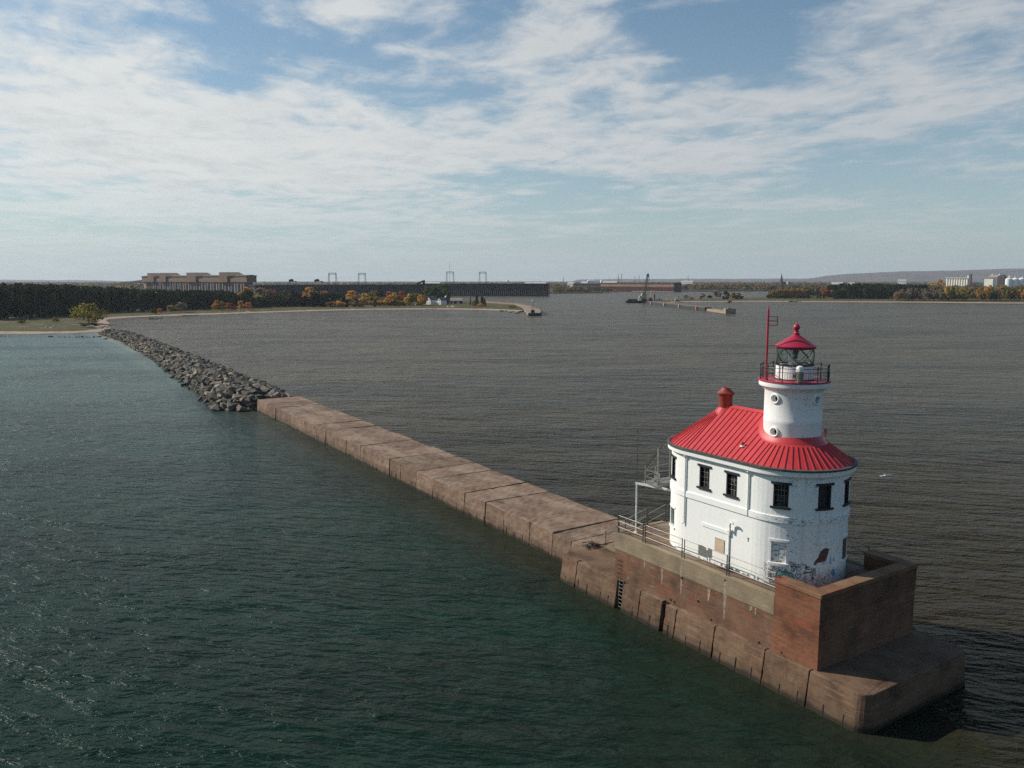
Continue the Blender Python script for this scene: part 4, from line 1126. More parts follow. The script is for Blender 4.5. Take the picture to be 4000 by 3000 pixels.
# fog signal, battery box, mast on the gallery
q = SB(); q.lathe(5.16, 3.72, [(0, 20.86), (.10, 20.85), (.21, 20.79), (.255, 20.66), (.255, 20.46), (0, 20.46)], 24)
fog = q.build('fog_signal', 'white_steel', lh, smooth=True)
q = SB(); q.lathe(5.16, 3.72, [(.0, 20.46), (.235, 20.46), (.235, 19.83), (.27, 19.83), (.27, 19.72), (0, 19.72)], 24)
for k in range(4): q.lathe(5.16, 3.72, [(.235, 19.92 + k * .13), (.262, 19.94 + k * .13), (.262, 19.97 + k * .13), (.235, 19.99 + k * .13)], 24)
q.build('horn_stack', 'steel_grey', fog, smooth=True)
q = SB(); q.box(5.40, 5.62, 3.95, 4.12, 19.9, 20.2); q.box(5.55, 5.75, 3.75, 3.98, 19.98, 20.22); q.build('battery_box', 'iron_black', lh, bevel=.01)
MX, MY = 7.73, 3.42
q = SB()
q.tube((MX, MY, 19.70), (MX, MY, 24.55), .075, 10); q.tube((MX, MY, 24.55), (MX, MY, 24.85), .07, 10, .008)
for z in (24.08, 23.79, 23.49): q.bar((MX, MY, z), (MX - .45, MY + .42, z - .01), .06, .05)
q.bar((MX - .45, MY + .42, 24.12), (MX - .45, MY + .42, 23.46), .04, .04)
q.bar((MX, MY, 22.06), (MX - .45, MY + .8, 22.05), .04, .04)
q.build('signal_mast', 'red_paint', lh)
# steel escape balcony at the land end
bal = SB()
PZ = 10.32
q = SB(); q.box(16.55, 18.5, 1.75, 5.2, PZ - .06, PZ)
balcony = q.build('balcony', 'steel_grey', lh)
q = SB()
q.bar((15.7, 2.35, PZ - .2), (18.78, 1.42, PZ - .14), .12, .16); q.bar((16.2, 3.2, PZ - .17), (18.5, 3.2, PZ - .17), .1, .16); q.bar((16.7, 5.0, PZ - .17), (18.5, 5.0, PZ - .17), .1, .16)
q.build('bracket', 'white_steel', balcony)
q = SB()
for s_, t_, z1 in ((18.05, 1.78, 11.75), (16.55, 1.70, 13.45), (18.5, 4.9, 12.8), (18.5, 3.3, 11.45), (16.95, 5.1, 11.45)):
    q.bar((s_, t_, PZ - .1), (s_, t_, z1), .075, .075)
for z in (PZ + .55, PZ + 1.1):
    q.bar((18.05, 1.78, z), (16.55, 1.70, z), .05, .05); q.bar((18.05, 1.78, z), (18.5, 3.3, z), .05, .05); q.bar((18.5, 3.3, z), (18.5, 4.9, z), .05, .05); q.bar((18.5, 4.9, z), (16.95, 5.1, z), .05, .05)
q.build('balcony_railing', 'steel_grey', balcony)
q = SB()
for o in (0, .62):
    q.bar((18.1 + o * .5, 1.75 + o * .85, 11.42), (16.95 + o * .35, 2.75 + o * .85, 13.55), .06, .13)
    q.bar((18.1 + o * .5, 1.75 + o * .85, 11.62), (17.35 + o * .35, 2.4 + o * .85, 13.2), .05, .05)
for k in range(9):
    f = (k + .5) / 9; p = Vector((18.1 - 1.15 * f, 1.75 + 1.0 * f, 11.42 + 2.13 * f))
    q.bar(p, p + Vector((.27, .53, 0)), .2, .03)
q.build('roof_ladder', 'steel_grey', balcony)
q = SB(); q.lathe(17.55, 2.5, [(0, PZ), (.14, PZ + .02), (.14, PZ + .55), (.17, PZ + .57), (.17, PZ + .75), (0, PZ + .8)], 12); q.box(16.9, 17.25, 2.0, 2.3, PZ, PZ + .9); q.build('equipment_box', 'steel_grey', balcony)

# ------------------------------------------------------------------ railings, antenna, board on the pier head
dr = site('deck_railing', 'grey three rail pipe railing round the lighthouse deck', 'railing', 11, .12, ZD)
def run(pts, posts=None, zb=ZD + .04, hs=(.50, .99, 1.46)):
    q = SB()
    for (a, c) in zip(pts[:-1], pts[1:]):
        for h in hs: q.tube((*a, zb + h), (*c, zb + h), .030, 6)
    q.build('rail', 'steel_grey', dr)
    for p in (posts or pts):
        q = SB(); q.tube((*p, zb - .06), (*p, zb + hs[-1] + .03), .042, 6); q.build('post', 'dark_steel', dr)
for a, c in ((19.36, 16.38), (16.10, 12.10), (11.86, 7.74), (7.52, 3.54)):
    run([(a, .14), (c, .14)]); run([(a, 10.22), (c, 10.22)])
run([(19.42, .28), (19.42, 3.42)]); run([(19.42, 5.78), (19.42, 10.1)])
srl = site('stair_railing', 'pair of sloping pipe handrails beside the stair to the lighthouse deck', 'railing', 22.4, 4.7, 2.4)
for t_ in (3.58, 5.76):
    q = SB()
    for h in (.78, 1.5): q.tube((25.05, t_, 2.6 + h), (19.75, t_, ZD + h - .05), .030, 6)
    q.build('rail', 'steel_grey', srl)
    for s_, z in ((25.05, 2.4), (22.4, 4.2), (19.75, ZD)):
        q = SB(); q.tube((s_, t_, z), (s_, t_, z + 1.62 if s_ < 25 else z + 1.72), .042, 6); q.build('post', 'dark_steel', srl)
ant = site('antenna_pole', 'tall thin whip antenna pole standing at the landward edge of the deck', 'antenna', 18.68, 1.44, ZD)
q = SB(); q.tube((18.68, 1.44, ZD), (18.68, 1.44, 10.25), .062, 8); q.tube((18.68, 1.44, ZD), (18.68, 1.44, ZD + .06), .16, 10); q.build('mast', 'white_steel', ant)
q = SB(); q.tube((18.68, 1.44, 10.25), (18.68, 1.44, 12.9), .030, 6); q.tube((18.68, 1.44, 12.9), (18.68, 1.44, 14.65), .026, 6, .016); q.tube((18.68, 1.44, 14.35), (18.68, 1.44, 14.6), .04, 6); q.build('whip', 'dark_steel', ant)
sg = SB()
P0 = [(10.42, 6.82), (9.10, 6.92), (9.10, 7.56), (9.45, 7.60), (9.50, 7.42), (9.64, 7.36), (9.75, 7.54), (10.0, 7.60), (10.42, 7.58)]
sg.add([(a, .075, z) for a, z in P0] + [(a, .100, z) for a, z in P0], [tuple(range(9)), tuple(range(17, 8, -1))] + [(i, 9 + i, 9 + (i + 1) % 9, (i + 1) % 9) for i in range(9)])
tag(sg.build('warning_board', 'grey_board', None, W(9.76, .09, 6.85)), 'torn grey sign board wired to the deck railing, its face peeled away', 'sign')

def foam(pts, w, label):
    q = MB(); P = [G(u, v, .012) for u, v in pts]; g = random.Random(len(pts)); line = []
    for a, c in zip(P[:-1], P[1:]):
        n = max(2, int((c - a).length / 5))
        for i in range(n): line.append(a + (c - a) * i / n + Vector((g.uniform(-.5, .5), g.uniform(-.8, .8), 0)))
    for i in range(len(line) - 1):
        if g.random() < .12: continue
        d = (line[i + 1] - line[i]).normalized(); nn = Vector((-d.y, d.x, 0)); w0, w1 = w * g.uniform(.3, 1), w * g.uniform(.3, 1)
        q.add([tuple(line[i] + nn * w0), tuple(line[i + 1] + nn * w1), tuple(line[i + 1] - nn * w1), tuple(line[i] - nn * w0)], [(0, 1, 2, 3)])
    tag(q.build('foam_streak', 'foam', None, P[0], recalc=False), label, 'foam', kind='stuff')
simple('foam', (0.125, 0.128, 0.122), 0.7, var=0.25, scale=0.6)
foam([(2500, 1200), (2580, 1212), (2730, 1226), (2850, 1240), (2900, 1251), (3045, 1264), (3207, 1282), (3400, 1298)], 1.1, 'long thin pale foam line curving across the harbour behind the lantern')
foam([(2330, 1268), (2390, 1282), (2470, 1300), (2550, 1322)], .7, 'short pale foam line on the brown water left of the signal mast')

# ------------------------------------------------------------------ gull
def gull():
    p = D(3460, 1858, 50)
    g = thing('gull', 'white gull with dark outspread wings gliding low over the brown water beside the lighthouse', 'bird', p, R(12))
    fr = lambda x, y, z: p + Matrix.Rotation(R(12), 3, 'Z') @ Vector((x, y, z))
    q = MB(fr); N = 10; prof = [(-.30, .012), (-.24, .03), (-.12, .062), (.0, .080), (.10, .070), (.16, .046), (.20, .052), (.245, .044), (.27, .018), (.32, .008)]
    vs = []
    for x, r in prof:
        for i in range(N):
            a = 2 * PI * i / N; vs.append((x * .9, r * math.cos(a), r * .9 * math.sin(a) + (.02 if x > .15 else 0)))
    fs = [(k * N + i, k * N + (i + 1) % N, (k + 1) * N + (i + 1) % N, (k + 1) * N + i) for k in range(len(prof) - 1) for i in range(N)]
    q.add(vs, fs + [tuple(range(N)), tuple(range(len(vs) - N, len(vs)))])
    q.add([(-.24, -.03, .0), (-.24, .03, .0), (-.40, .085, .005), (-.42, 0, .0), (-.40, -.085, .005)], [(0, 1, 2, 3, 4)])
    body = q.build('body', 'gull_white', g, smooth=True)
    for sd in (-1, 1):
        q = MB(fr); L = [(.02, .17, .02, .13), (.25, .18, .11 if sd < 0 else .05, .15), (.45, .10, .15 if sd < 0 else -.01, .12), (.62, -.02, .15 if sd < 0 else -.03, .07), (.74, -.12, .13 if sd < 0 else -.01, .02)]
        vs = []
        for y, x0, z, ch in L: vs += [(x0, sd * y, z + .05), (x0 - ch * .5, sd * y, z + .066), (x0 - ch * 1.6, sd * y, z + .045)]
        fs = []
        for k in range(4):
            for j in range(2): a = k * 3 + j; fs.append((a, a + 1, a + 4, a + 3))
        q.add(vs, fs); w = q.build('wing', 'gull_grey', g, recalc=False); m = w.modifiers.new('t', 'SOLIDIFY'); m.thickness = .012
gull()

# ------------------------------------------------------------------ rubble mound
def hull_rock(seed, flat=.55):
    r = np.random.default_rng(seed); bm = bmesh.new()
    for p in r.normal(size=(15, 3)):
        p = p / np.linalg.norm(p) * r.uniform(.8, 1.05)
        p = np.sign(p) * np.abs(p) ** .75
        bm.verts.new((p[0] * 1.25, p[1] * .85, p[2] * flat))
    res = bmesh.ops.convex_hull(bm, input=bm.verts)
    bmesh.ops.delete(bm, geom=[v for v in bm.verts if not v.link_faces], context='VERTS')
    me = bpy.data.meshes.new('boulder'); bm.to_mesh(me); bm.free(); me.materials.append(MATS['boulder_stone']); return me
ROCKS = [hull_rock(40 + i, .45 + .06 * (i % 5)) for i in range(12)]
RL = [(137, 2.5), (141, -2.4), (150, -2.2), (170, -.7), (267, 5.5), (368, 8.3), (420, 6.0)]
RRT = [(137, 12.8), (160, 15.5), (200, 16.5), (270, 17.5), (400, 19.5), (420, 15.0)]
def rl(s): return float(np.interp(s, *zip(*RL)))
def rrt(s): return float(np.interp(s, *zip(*RRT)))
def crest(s): return float(np.interp(s, [137, 150, 200, 300, 420], [2.5, 2.9, 2.7, 2.6, 2.0]))
def mound_z(s, t):
    a, c = rl(s), rrt(s); f = (t - a) / (c - a); return crest(s) * max(0.0, math.sin(PI * min(1, max(0, f)))) ** .75 - .35
rk = random.Random(11); cand = []
s_ = 136.6
while s_ < 424:
    a, c = rl(s_), rrt(s_)
    t_ = a - .4
    while t_ < c + .3:
        if s_ < 152 and rk.random() < .4: sz = rk.uniform(1.3, 2.0)
        elif s_ < 175: sz = rk.choice([.55, .75, .95, 1.2, 1.45])
        else: sz = rk.choice([.55, .7, .8, .95, 1.1, 1.3])
        ss = s_ + rk.uniform(-.9, .9); tt = t_ + rk.uniform(-.5, .5)
        if not (ss < 137.4 and tt > 3.0): cand.append((ss, tt, sz))
        t_ += sz * rk.uniform(.75, 1.15)
    s_ += 1.45
near = sorted(cand, key=lambda k: W(k[0], k[1]).length / k[2])
near_set = set(near[:300])
def rock_xform(ss, tt, sz):
    p = W(ss, tt, mound_z(ss, tt) + sz * .1)
    rot = (rk.uniform(-.45, .45), rk.uniform(-.45, .45) - .1, AX + rk.uniform(-1.0, 1.0))
    return p, rot, (sz * rk.uniform(.85, 1.25), sz * rk.uniform(.8, 1.1), sz * rk.uniform(.8, 1.25))
sv, sf = [], []
for k in cand:
    p, rot, sc = rock_xform(*k)
    me = ROCKS[rk.randrange(12)]
    if k in near_set:
        o = bpy.data.objects.new('boulder', me); COL.objects.link(o)
        o.location = p; o.rotation_euler = rot; o.scale = sc
        s0, t0, z0 = k
        f = (t0 - rl(s0)) / (rrt(s0) - rl(s0))
        where = 'at the green waterline' if f < .22 else ('on the lake-side slope' if f < .5 else ('on the crest' if f < .72 else 'on the far slope'))
        part = 'beside the concrete slabs' if s0 < 146 else ('in its near stretch' if s0 < 168 else 'farther along it')
        size = 'large' if z0 > 1.12 else ('medium' if z0 > .75 else 'small')
        tag(o, f'{size} grey boulder {where} of the rubble mound {part}', 'boulder', f'{size} rubble boulders {where} {part}')
    else:
        M = Matrix.Translation(p) @ Matrix.Rotation(rot[2], 4, 'Z') @ Matrix.Rotation(rot[1], 4, 'Y') @ Matrix.Rotation(rot[0], 4, 'X') @ Matrix.Diagonal((*sc, 1))
        o = len(sv)
        sv += [tuple(M @ v.co) for v in me.vertices]; sf += [tuple(o + i for i in pl.vertices) for pl in me.polygons]
mb = MB(); mb.v = sv; mb.f = sf; mb.m = [0] * len(sf)
for i in range(58):                           # the heart of the mound under the stones
    pass
S = np.linspace(136.3, 424, 120); o0 = len(mb.v)
for a in S:
    for f in np.linspace(0, 1, 9):
        t_ = rl(a) + f * (rrt(a) - rl(a)); mb.v.append(tuple(W(a, t_, mound_z(a, t_) - .35)))
for i in range(len(S) - 1):
    for k in range(8):
        a = o0 + i * 9 + k; mb.f.append((a, a + 1, a + 10, a + 9)); mb.m.append(0)
tag(mb.build('rubble', 'boulder_stone', None, W(136, 8, 0), recalc=False), 'the rest of the dark rubble mound stretching back to the sandy beach', 'rubble', kind='stuff')
# boulders strung out in the shallows by the beach
for i, (u, v, w) in enumerate([(199, 1316, 16), (230, 1317, 7), (240, 1317, 5), (252, 1318, 8), (270, 1317.5, 7), (281, 1317.5, 5), (297, 1318, 8), (308, 1317.5, 7), (322, 1317, 11), (337, 1317.5, 9), (349, 1317.5, 7), (368, 1317.5, 12), (386, 1316.5, 16), (412, 1325, 14), (5, 1314, 9), (20, 1314.5, 6)]):
    p = G(u, v, 0.0); o = bpy.data.objects.new('boulder', ROCKS[i % 12]); COL.objects.link(o)
    k = w / FPX * p.y / 2
    o.location = p + Vector((0, 0, k * .15)); o.rotation_euler = (0, .1, i * 1.3); o.scale = (k * 1.1, k * 1.1, k * 1.3)
    if i == 0: tag(o, 'biggest dark boulder at the outer end of the stone line in the shallows', 'boulder')
    elif i == 13: tag(o, 'dark boulder in the green water just below the start of the rubble mound', 'boulder')
    elif i > 13: tag(o, 'dark low boulder awash off the sandy beach at the left edge', 'boulder', 'boulders off the left beach')
    else: tag(o, 'small dark boulder in the stone line through the shallows', 'boulder', 'stone line in the shallows')
# driftwood
def log(u, v, L, r, ang, label, m='driftwood', z=.5, tilt=.04):
    p = G(u, v, z); d = Vector((math.cos(R(ang)), math.sin(R(ang)), tilt)) * L / 2
    q = MB(); n = 5; pts = [p - d + d * 2 * i / n + Vector((0, 0, r * .5 + r * .6 * math.sin(i * 1.9))) for i in range(n + 1)]
    for i in range(n): q.tube(pts[i], pts[i + 1], r * (1 - .1 * i), 7, r * (1 - .1 * (i + 1)))
    q.tube(pts[2], pts[2] + Vector((d.y, -d.x, .6)).normalized() * r * 5, r * .4, 5, r * .15)
    tag(q.build('driftwood_log', m, None, p), label, 'driftwood')
log(950, 1220, 17, .7, -32, 'pale bleached log lying from the grass down to the water on the inner beach')
log(385, 1282, 13, .9, -15, 'largest pale driftwood heap at the root of the rubble mound', z=1.0)
log(372, 1279, 9, .6, 20, 'short pale driftwood trunk on the sand behind the rubble mound', z=1.3)
log(197, 1283, 6, .6, -12, 'white driftwood stump at the grass edge of the left beach', z=1.1)
log(610, 1246, 9, .35, 8, 'dark driftwood branch on the inner beach near the pines', 'wet_wood')
log(1680, 1207, 14, .45, -25, 'pale driftwood trunk on the beach in front of the white houses')
log(745, 1233, 12, .35, 14, 'thin dark driftwood pole along the inner beach', 'wet_wood')
log(3105, 1178.5, 16, .6, 6, 'dark log on the sandy beach of the right spit', 'wet_wood')
db = SB()
dr_ = random.Random(5)
for k in range(26):
    c = Vector((26.6 + dr_.uniform(-.5, .7), 2.7 + dr_.uniform(-.5, 1.0), 2.45 + dr_.uniform(0, .15))); a = dr_.uniform(0, PI); L = dr_.uniform(.2, .7)
    db.tube(c - Vector((math.cos(a), math.sin(a), .05)) * L / 2, c + Vector((math.cos(a), math.sin(a), .1)) * L / 2, dr_.uniform(.03, .08), 5)
db.bar((26.6, 3.2, 2.52), (25.6, 4.6, 2.48), .07, .05)
tag(db.build('debris_heap', 'wet_wood', None, W(26.6, 2.9, 2.42)), 'heap of broken dark debris where the breakwater meets the pier head', 'debris')

# ------------------------------------------------------------------ trees
def quads_mesh(name, C, S, N, m):
    """many leaf-sized quads: centres, half sizes, normals"""
    k = len(C)
    ref = np.where(np.abs(N[:, 2:3]) < .9, np.array([[0, 0, 1.0]]), np.array([[1.0, 0, 0]]))
    A = np.cross(N, ref); A /= np.linalg.norm(A, axis=1, keepdims=True); Bv = np.cross(N, A)
    ang = rng.uniform(0, 2 * PI, (k, 1)); ca, sa = np.cos(ang), np.sin(ang)
    A, Bv = A * ca + Bv * sa, Bv * ca - A * sa
    S = S.reshape(-1, 1); asp = rng.uniform(.6, 1.1, (k, 1))
    V = np.stack([C - A * S - Bv * S * asp * .7, C + A * S * .8 - Bv * S * asp, C + A * S + Bv * S * asp * .8, C - A * S * .7 + Bv * S * asp], axis=1).reshape(-1, 3)
    me = bpy.data.meshes.new(name)
    me.vertices.add(4 * k); me.vertices.foreach_set('co', V.ravel())
    me.loops.add(4 * k); me.loops.foreach_set('vertex_index', np.arange(4 * k))
    me.polygons.add(k); me.polygons.foreach_set('loop_start', np.arange(k) * 4); me.polygons.foreach_set('loop_total', np.full(k, 4))
    for q in (m if isinstance(m, (list, tuple)) else [m]): me.materials.append(MATS[q])
    me.update(); return me
def clumps_for(kind, r):
    c = []
    if kind == 'pine':
        for i in range(18):
            z = r.uniform(.08, .95); w = .5 * math.sqrt(max(.05, 1 - ((z - .40) / .60) ** 2)) if z > .40 else .5 * (.75 + z * .6)
            a = r.uniform(0, 6.28); d = w * math.sqrt(r.uniform(0, 1)) * .75; c.append((d * math.cos(a), d * math.sin(a), z, .16))
        c.append((0, 0, .95, .11))
    elif kind == 'spruce':
        for i in range(22):
            z = .10 + .86 * i / 21; w = .46 * (1 - z) + .03; a = i * 2.4; c.append((w * .55 * math.cos(a), w * .55 * math.sin(a), z, .06 + .10 * (1 - z)))
    elif kind == 'willow':
        for i in range(24):
            a = r.uniform(0, 6.28); e = r.uniform(.12, .88); w = .5 * math.sqrt(max(.03, 1 - ((e - .42) / .5) ** 2)); d = w * r.uniform(.45, .9)
            c.append((d * math.cos(a), d * math.sin(a), e, .14))
    elif kind == 'bush':
        for i in range(14):
            a = r.uniform(0, 6.28); d = .5 * math.sqrt(r.uniform(0, 1)) * .8; z = r.uniform(.15, .85) * (1 - .4 * d); c.append((d * math.cos(a), d * math.sin(a), z, .19))
    elif kind == 'poplar':
        for i in range(16):
            z = r.uniform(.2, .95); w = .42 * (1 - abs(z - .45) * 1.2); a = r.uniform(0, 6.28); c.append((w * .6 * math.cos(a), w * .6 * math.sin(a), z, .14))
    else:
        for i in range(20):
            a = r.uniform(0, 6.28); z = r.uniform(.26, .92); w = .5 * math.sqrt(max(.05, 1 - ((z - .58) / .42) ** 2)); d = w * r.uniform(.25, .82)
            c.append((d * math.cos(a), d * math.sin(a), z, .155))
    return c
def crown_arrays(kind, seed, n, leaf):
    r = random.Random(seed); g = np.random.default_rng(seed); C = []; S = []; N = []
    for x, y, z, rad in clumps_for(kind, r):
        d = g.normal(size=(n, 3)); d /= np.linalg.norm(d, axis=1, keepdims=True)
        q = d * rad * g.uniform(.55, 1.1, (n, 1)) * np.array([1, 1, .85 if kind != 'willow' else 1.35]); q += (x, y, z)
        C.append(q); S.append(g.uniform(.6, 1.3, n) * leaf); N.append(d + g.normal(size=(n, 3)) * .5)
    C = np.concatenate(C); N = np.concatenate(N); N /= np.linalg.norm(N, axis=1, keepdims=True)
    C[:, 2] = np.clip(C[:, 2], .02, 1.0)
    return C, np.concatenate(S), N
PRO = {}
for kind, n, leaf in (('pine', 26, .050), ('spruce', 22, .040), ('willow', 34, .036), ('bush', 24, .062), ('poplar', 26, .052), ('broad', 30, .052)):
    PRO[kind] = [quads_mesh('crown', *crown_arrays(kind, 100 + 7 * i + len(kind), n, leaf), 'pine_leaf') for i in range(4)]
def trunk_mesh(n=6, top=.72, r=.032, limbs=5, seed=0):
    q = MB(); g = random.Random(seed)
    pts = [(0, 0, -.02), (.01, .005, top * .35), (-.008, .01, top * .7), (.0, .0, top)]
    for i in range(3): q.tube(pts[i], pts[i + 1], r * (1 - .28 * i), n, r * (1 - .28 * (i + 1)))
    for k in range(limbs):
        z = top * g.uniform(.35, .95); a = k * 2.4; l = g.uniform(.15, .3); q.tube((0, 0, z), (l * math.cos(a), l * math.sin(a), z + l * .7), r * .4, 4, r * .1)
    me = bpy.data.meshes.new('trunk'); me.from_pydata(q.v, [], q.f); me.materials.append(MATS['bark']); return me
TRUNK = [trunk_mesh(seed=i) for i in range(3)]
tr = random.Random(21); NAMES = {'pine': 'pine_tree', 'spruce': 'spruce_tree', 'willow': 'willow_tree', 'bush': 'bush', 'poplar': 'poplar_tree', 'broad': 'broadleaf_tree'}
def tree_at(p, h, w, kind, leaf, label, group=None, parts=True):
    name = NAMES[kind]; cat = 'bush' if kind == 'bush' else 'tree'
    e = bpy.data.objects.new(name, None); COL.objects.link(e); e.empty_display_size = .5
    e.location = p; e.rotation_euler = (0, 0, tr.uniform(0, 6.28)); tag(e, label, cat, group)
    for nm_, me, mt in (('crown', PRO[kind][tr.randrange(4)], leaf), ('trunk', TRUNK[tr.randrange(3)], 'bark')):
        if nm_ == 'trunk' and kind == 'bush': continue
        o = bpy.data.objects.new(nm_, me); COL.objects.link(o); o.parent = e
        o.scale = (w, w, h) if nm_ == 'crown' else (h * .8, h * .8, h)
        o.material_slots[0].link = 'OBJECT'; o.material_slots[0].material = MATS[mt]
    return e
def tree_px(u, vt, vb, wpx, kind, leaf, label, group=None, z=1.4):
    p = G(u, vb, z); h = D(u, vt, p.y).z - z
    return tree_at(p, max(h, 1.0), wpx / FPX * p.y * 1.30, kind, leaf, label, group)

# trees one can tell apart on the peninsula --------------------------
c6 = lambda x, y: (x / 4.424, 1150 + y / 4.424)
c7 = lambda x, y: (1000 + x / 3.16, 1040 + y / 3.16)
c5 = lambda x, y: (x / 2.212, 1050 + y / 2.212)
c2 = lambda x, y: (1550 + x / 3.687, 1100 + y / 3.687)
def T(cv, x, yt, yb, w, sc, kind, leaf, label, group=None):
    u, vt = cv(x, yt); _, vb = cv(x, yb); tree_px(u, vt, vb, w / sc, kind, leaf, label, group)
T(c6, 1530, 160, 490, 420, 4.424, 'willow', 'willow_leaf', 'big yellow green willow at the root of the rubble mound')
T(c6, 1545, 480, 560, 230, 4.424, 'bush', 'green_leaf', 'low green bush in front of the yellow green willow')
T(c6, 965, 385, 480, 90, 4.424, 'bush', 'brown_leaf', 'reddish brown bush by the sandy track at the edge of the pines')
T(c6, 360, 430, 500, 130, 4.424, 'bush', 'willow_leaf', 'yellowish bush on the grass in front of the pine wood')
T(c5, 1380, 335, 380, 36, 2.212, 'bush', 'red_leaf', 'small solitary orange red bush on the inner beach bank')
T(c5, 1325, 335, 390, 50, 2.212, 'bush', 'green_leaf', 'small dark green bush beside the solitary orange red one')
T(c5, 1475, 312, 378, 70, 2.212, 'broad', 'brown_leaf', 'rusty brown small tree before the pines on the inner beach')
T(c5, 1560, 285, 376, 100, 2.212, 'broad', 'bare_leaf', 'nearly bare brown thicket tree before the pines')
T(c5, 1865, 272, 360, 75, 2.212, 'poplar', 'orange_leaf', 'orange tree at the left end of the autumn row', None)
T(c5, 1922, 275, 360, 55, 2.212, 'poplar', 'yellow_leaf', 'golden narrow tree second in the autumn row')
T(c5, 1980, 295, 358, 62, 2.212, 'broad', 'red_leaf', 'round orange red tree third in the autumn row')
T(c5, 2030, 312, 358, 40, 2.212, 'bush', 'red_leaf', 'low red orange bush in the autumn row')
T(c5, 2080, 268, 358, 58, 2.212, 'poplar', 'orange_leaf', 'tall orange tree in front of the dark round pine')
T(c5, 2145, 292, 356, 66, 2.212, 'broad', 'red_leaf', 'salmon orange round tree right of the dark round pine')
T(c5, 2115, 163, 330, 150, 2.212, 'broad', 'orange_leaf', 'tall orange maple rising behind the dark round pine under the ore storage building')
T(c5, 2135, 185, 340, 125, 2.212, 'pine', 'pine_leaf', 'dark round pine with orange maple behind it')
T(c7, 70, 272, 470, 150, 3.16, 'broad', 'bare_leaf', 'wide bare brown tree beside the foot of the ore storage building')
T(c7, 150, 290, 470, 110, 3.16, 'broad', 'brown_leaf', 'russet brown tree beside the wide bare one')
T(c7, 222, 296, 470, 68, 3.16, 'broad', 'red_leaf', 'small orange red tree against the dark ore dock')
T(c7, 335, 302, 460, 95, 3.16, 'broad', 'green_leaf', 'olive green tree against the left part of the ore dock')
T(c7, 425, 298, 460, 60, 3.16, 'poplar', 'orange_leaf', 'narrow orange tree between olive and dark trees')
T(c7, 668, 262, 450, 120, 3.16, 'broad', 'orange_leaf', 'tallest orange maple against the ore dock')
T(c7, 598, 315, 460, 78, 3.16, 'broad', 'orange_leaf', 'smaller orange maple left of the tallest one')
T(c7, 742, 305, 450, 62, 3.16, 'broad', 'orange_leaf', 'small orange maple right of the tallest one')
T(c7, 800, 315, 450, 62, 3.16, 'broad', 'orange_leaf', 'left of two orange trees behind the dark pines')
T(c7, 862, 308, 450, 66, 3.16, 'broad', 'orange_leaf', 'right of two orange trees behind the dark pines')
T(c7, 1190, 305, 470, 150, 3.16, 'broad', 'orange_leaf', 'big round orange maple in the middle of the tree row')
T(c7, 1345, 336, 480, 125, 3.16, 'broad', 'yellow_leaf', 'golden tree right of the big round orange maple')
T(c7, 1455, 305, 470, 110, 3.16, 'broad', 'willow_leaf', 'olive yellow tree against the ore dock')
T(c7, 1545, 300, 470, 110, 3.16, 'pine', 'pine_leaf', 'dark green tree right of the olive yellow one')
T(c7, 1645, 318, 480, 95, 3.16, 'broad', 'red_leaf', 'red orange tree near the yellow thicket')
T(c7, 1725, 330, 480, 90, 3.16, 'broad', 'yellow_leaf', 'golden tree between two red orange ones')
T(c7, 1800, 316, 480, 90, 3.16, 'broad', 'red_leaf', 'second red orange tree, just left of the yellow green thicket')
for i, (x, w) in enumerate(((1880, 110), (1950, 120), (2020, 100))):
    T(c7, x, 335 + 8 * abs(i - 1), 482, w, 3.16, 'broad', 'yellow_leaf' if i != 1 else 'willow_leaf', ['yellow green tree at the left of the thicket by the white houses', 'broad olive yellow tree in the middle of the thicket by the white houses', 'yellow tree at the right of the thicket beside the white houses'][i])
for x, yt, w, lf in ((1440, 405, 90, 'brown_leaf'), (1580, 395, 130, 'orange_leaf'), (1690, 395, 110, 'orange_leaf'), (1770, 410, 100, 'brown_leaf'), (1850, 405, 110, 'yellow_leaf'), (1510, 415, 80, 'orange_leaf')):
    T(c7, x, yt, 490, w, 3.16, 'bush', lf, {'brown_leaf': 'brown bush', 'orange_leaf': 'orange bush', 'yellow_leaf': 'yellow bush'}[lf] + ' in the autumn thicket left of the white houses', {'brown_leaf': 'brown', 'orange_leaf': 'orange', 'yellow_leaf': 'yellow'}[lf] + ' bushes of the thicket')
for k in range(30):
    x = tr.uniform(890, 2090) if k > 8 else tr.uniform(0, 330); lf = tr.choice(('yellow_leaf', 'orange_leaf', 'brown_leaf', 'willow_leaf', 'yellow_leaf')); yt = tr.uniform(350, 430)
    T(c7, x, yt, tr.uniform(465, 490), tr.uniform(70, 110), 3.16, 'broad', lf, {'brown_leaf': 'russet', 'orange_leaf': 'orange', 'yellow_leaf': 'golden', 'willow_leaf': 'olive yellow'}[lf] + ' young tree among the autumn trees before the ore dock', {'brown_leaf': 'russet', 'orange_leaf': 'orange', 'yellow_leaf': 'golden', 'willow_leaf': 'olive yellow'}[lf] + ' young trees before the ore dock')
T(c7, 520, 360, 430, 46, 3.16, 'poplar', 'yellow_leaf', 'slim yellow tree among the dark pines')
T(c7, 400, 388, 450, 28, 3.16, 'poplar', 'yellow_leaf', 'thin yellow sapling among the dark pines')
for i, (x, yt, w, lf) in enumerate(((935, 425, 110, 'brown_leaf'), (1035, 412, 130, 'orange_leaf'), (1205, 415, 100, 'brown_leaf'), (1310, 435, 70, 'brown_leaf'))):
    T(c7, x, yt, 505, w, 3.16, 'bush', lf, ['brown bush at the edge of the grass below the orange maples', 'tan orange bush between the brown bush and a dark pine', 'brown bush between two small dark pines', 'small brown bush below the golden tree'][i])
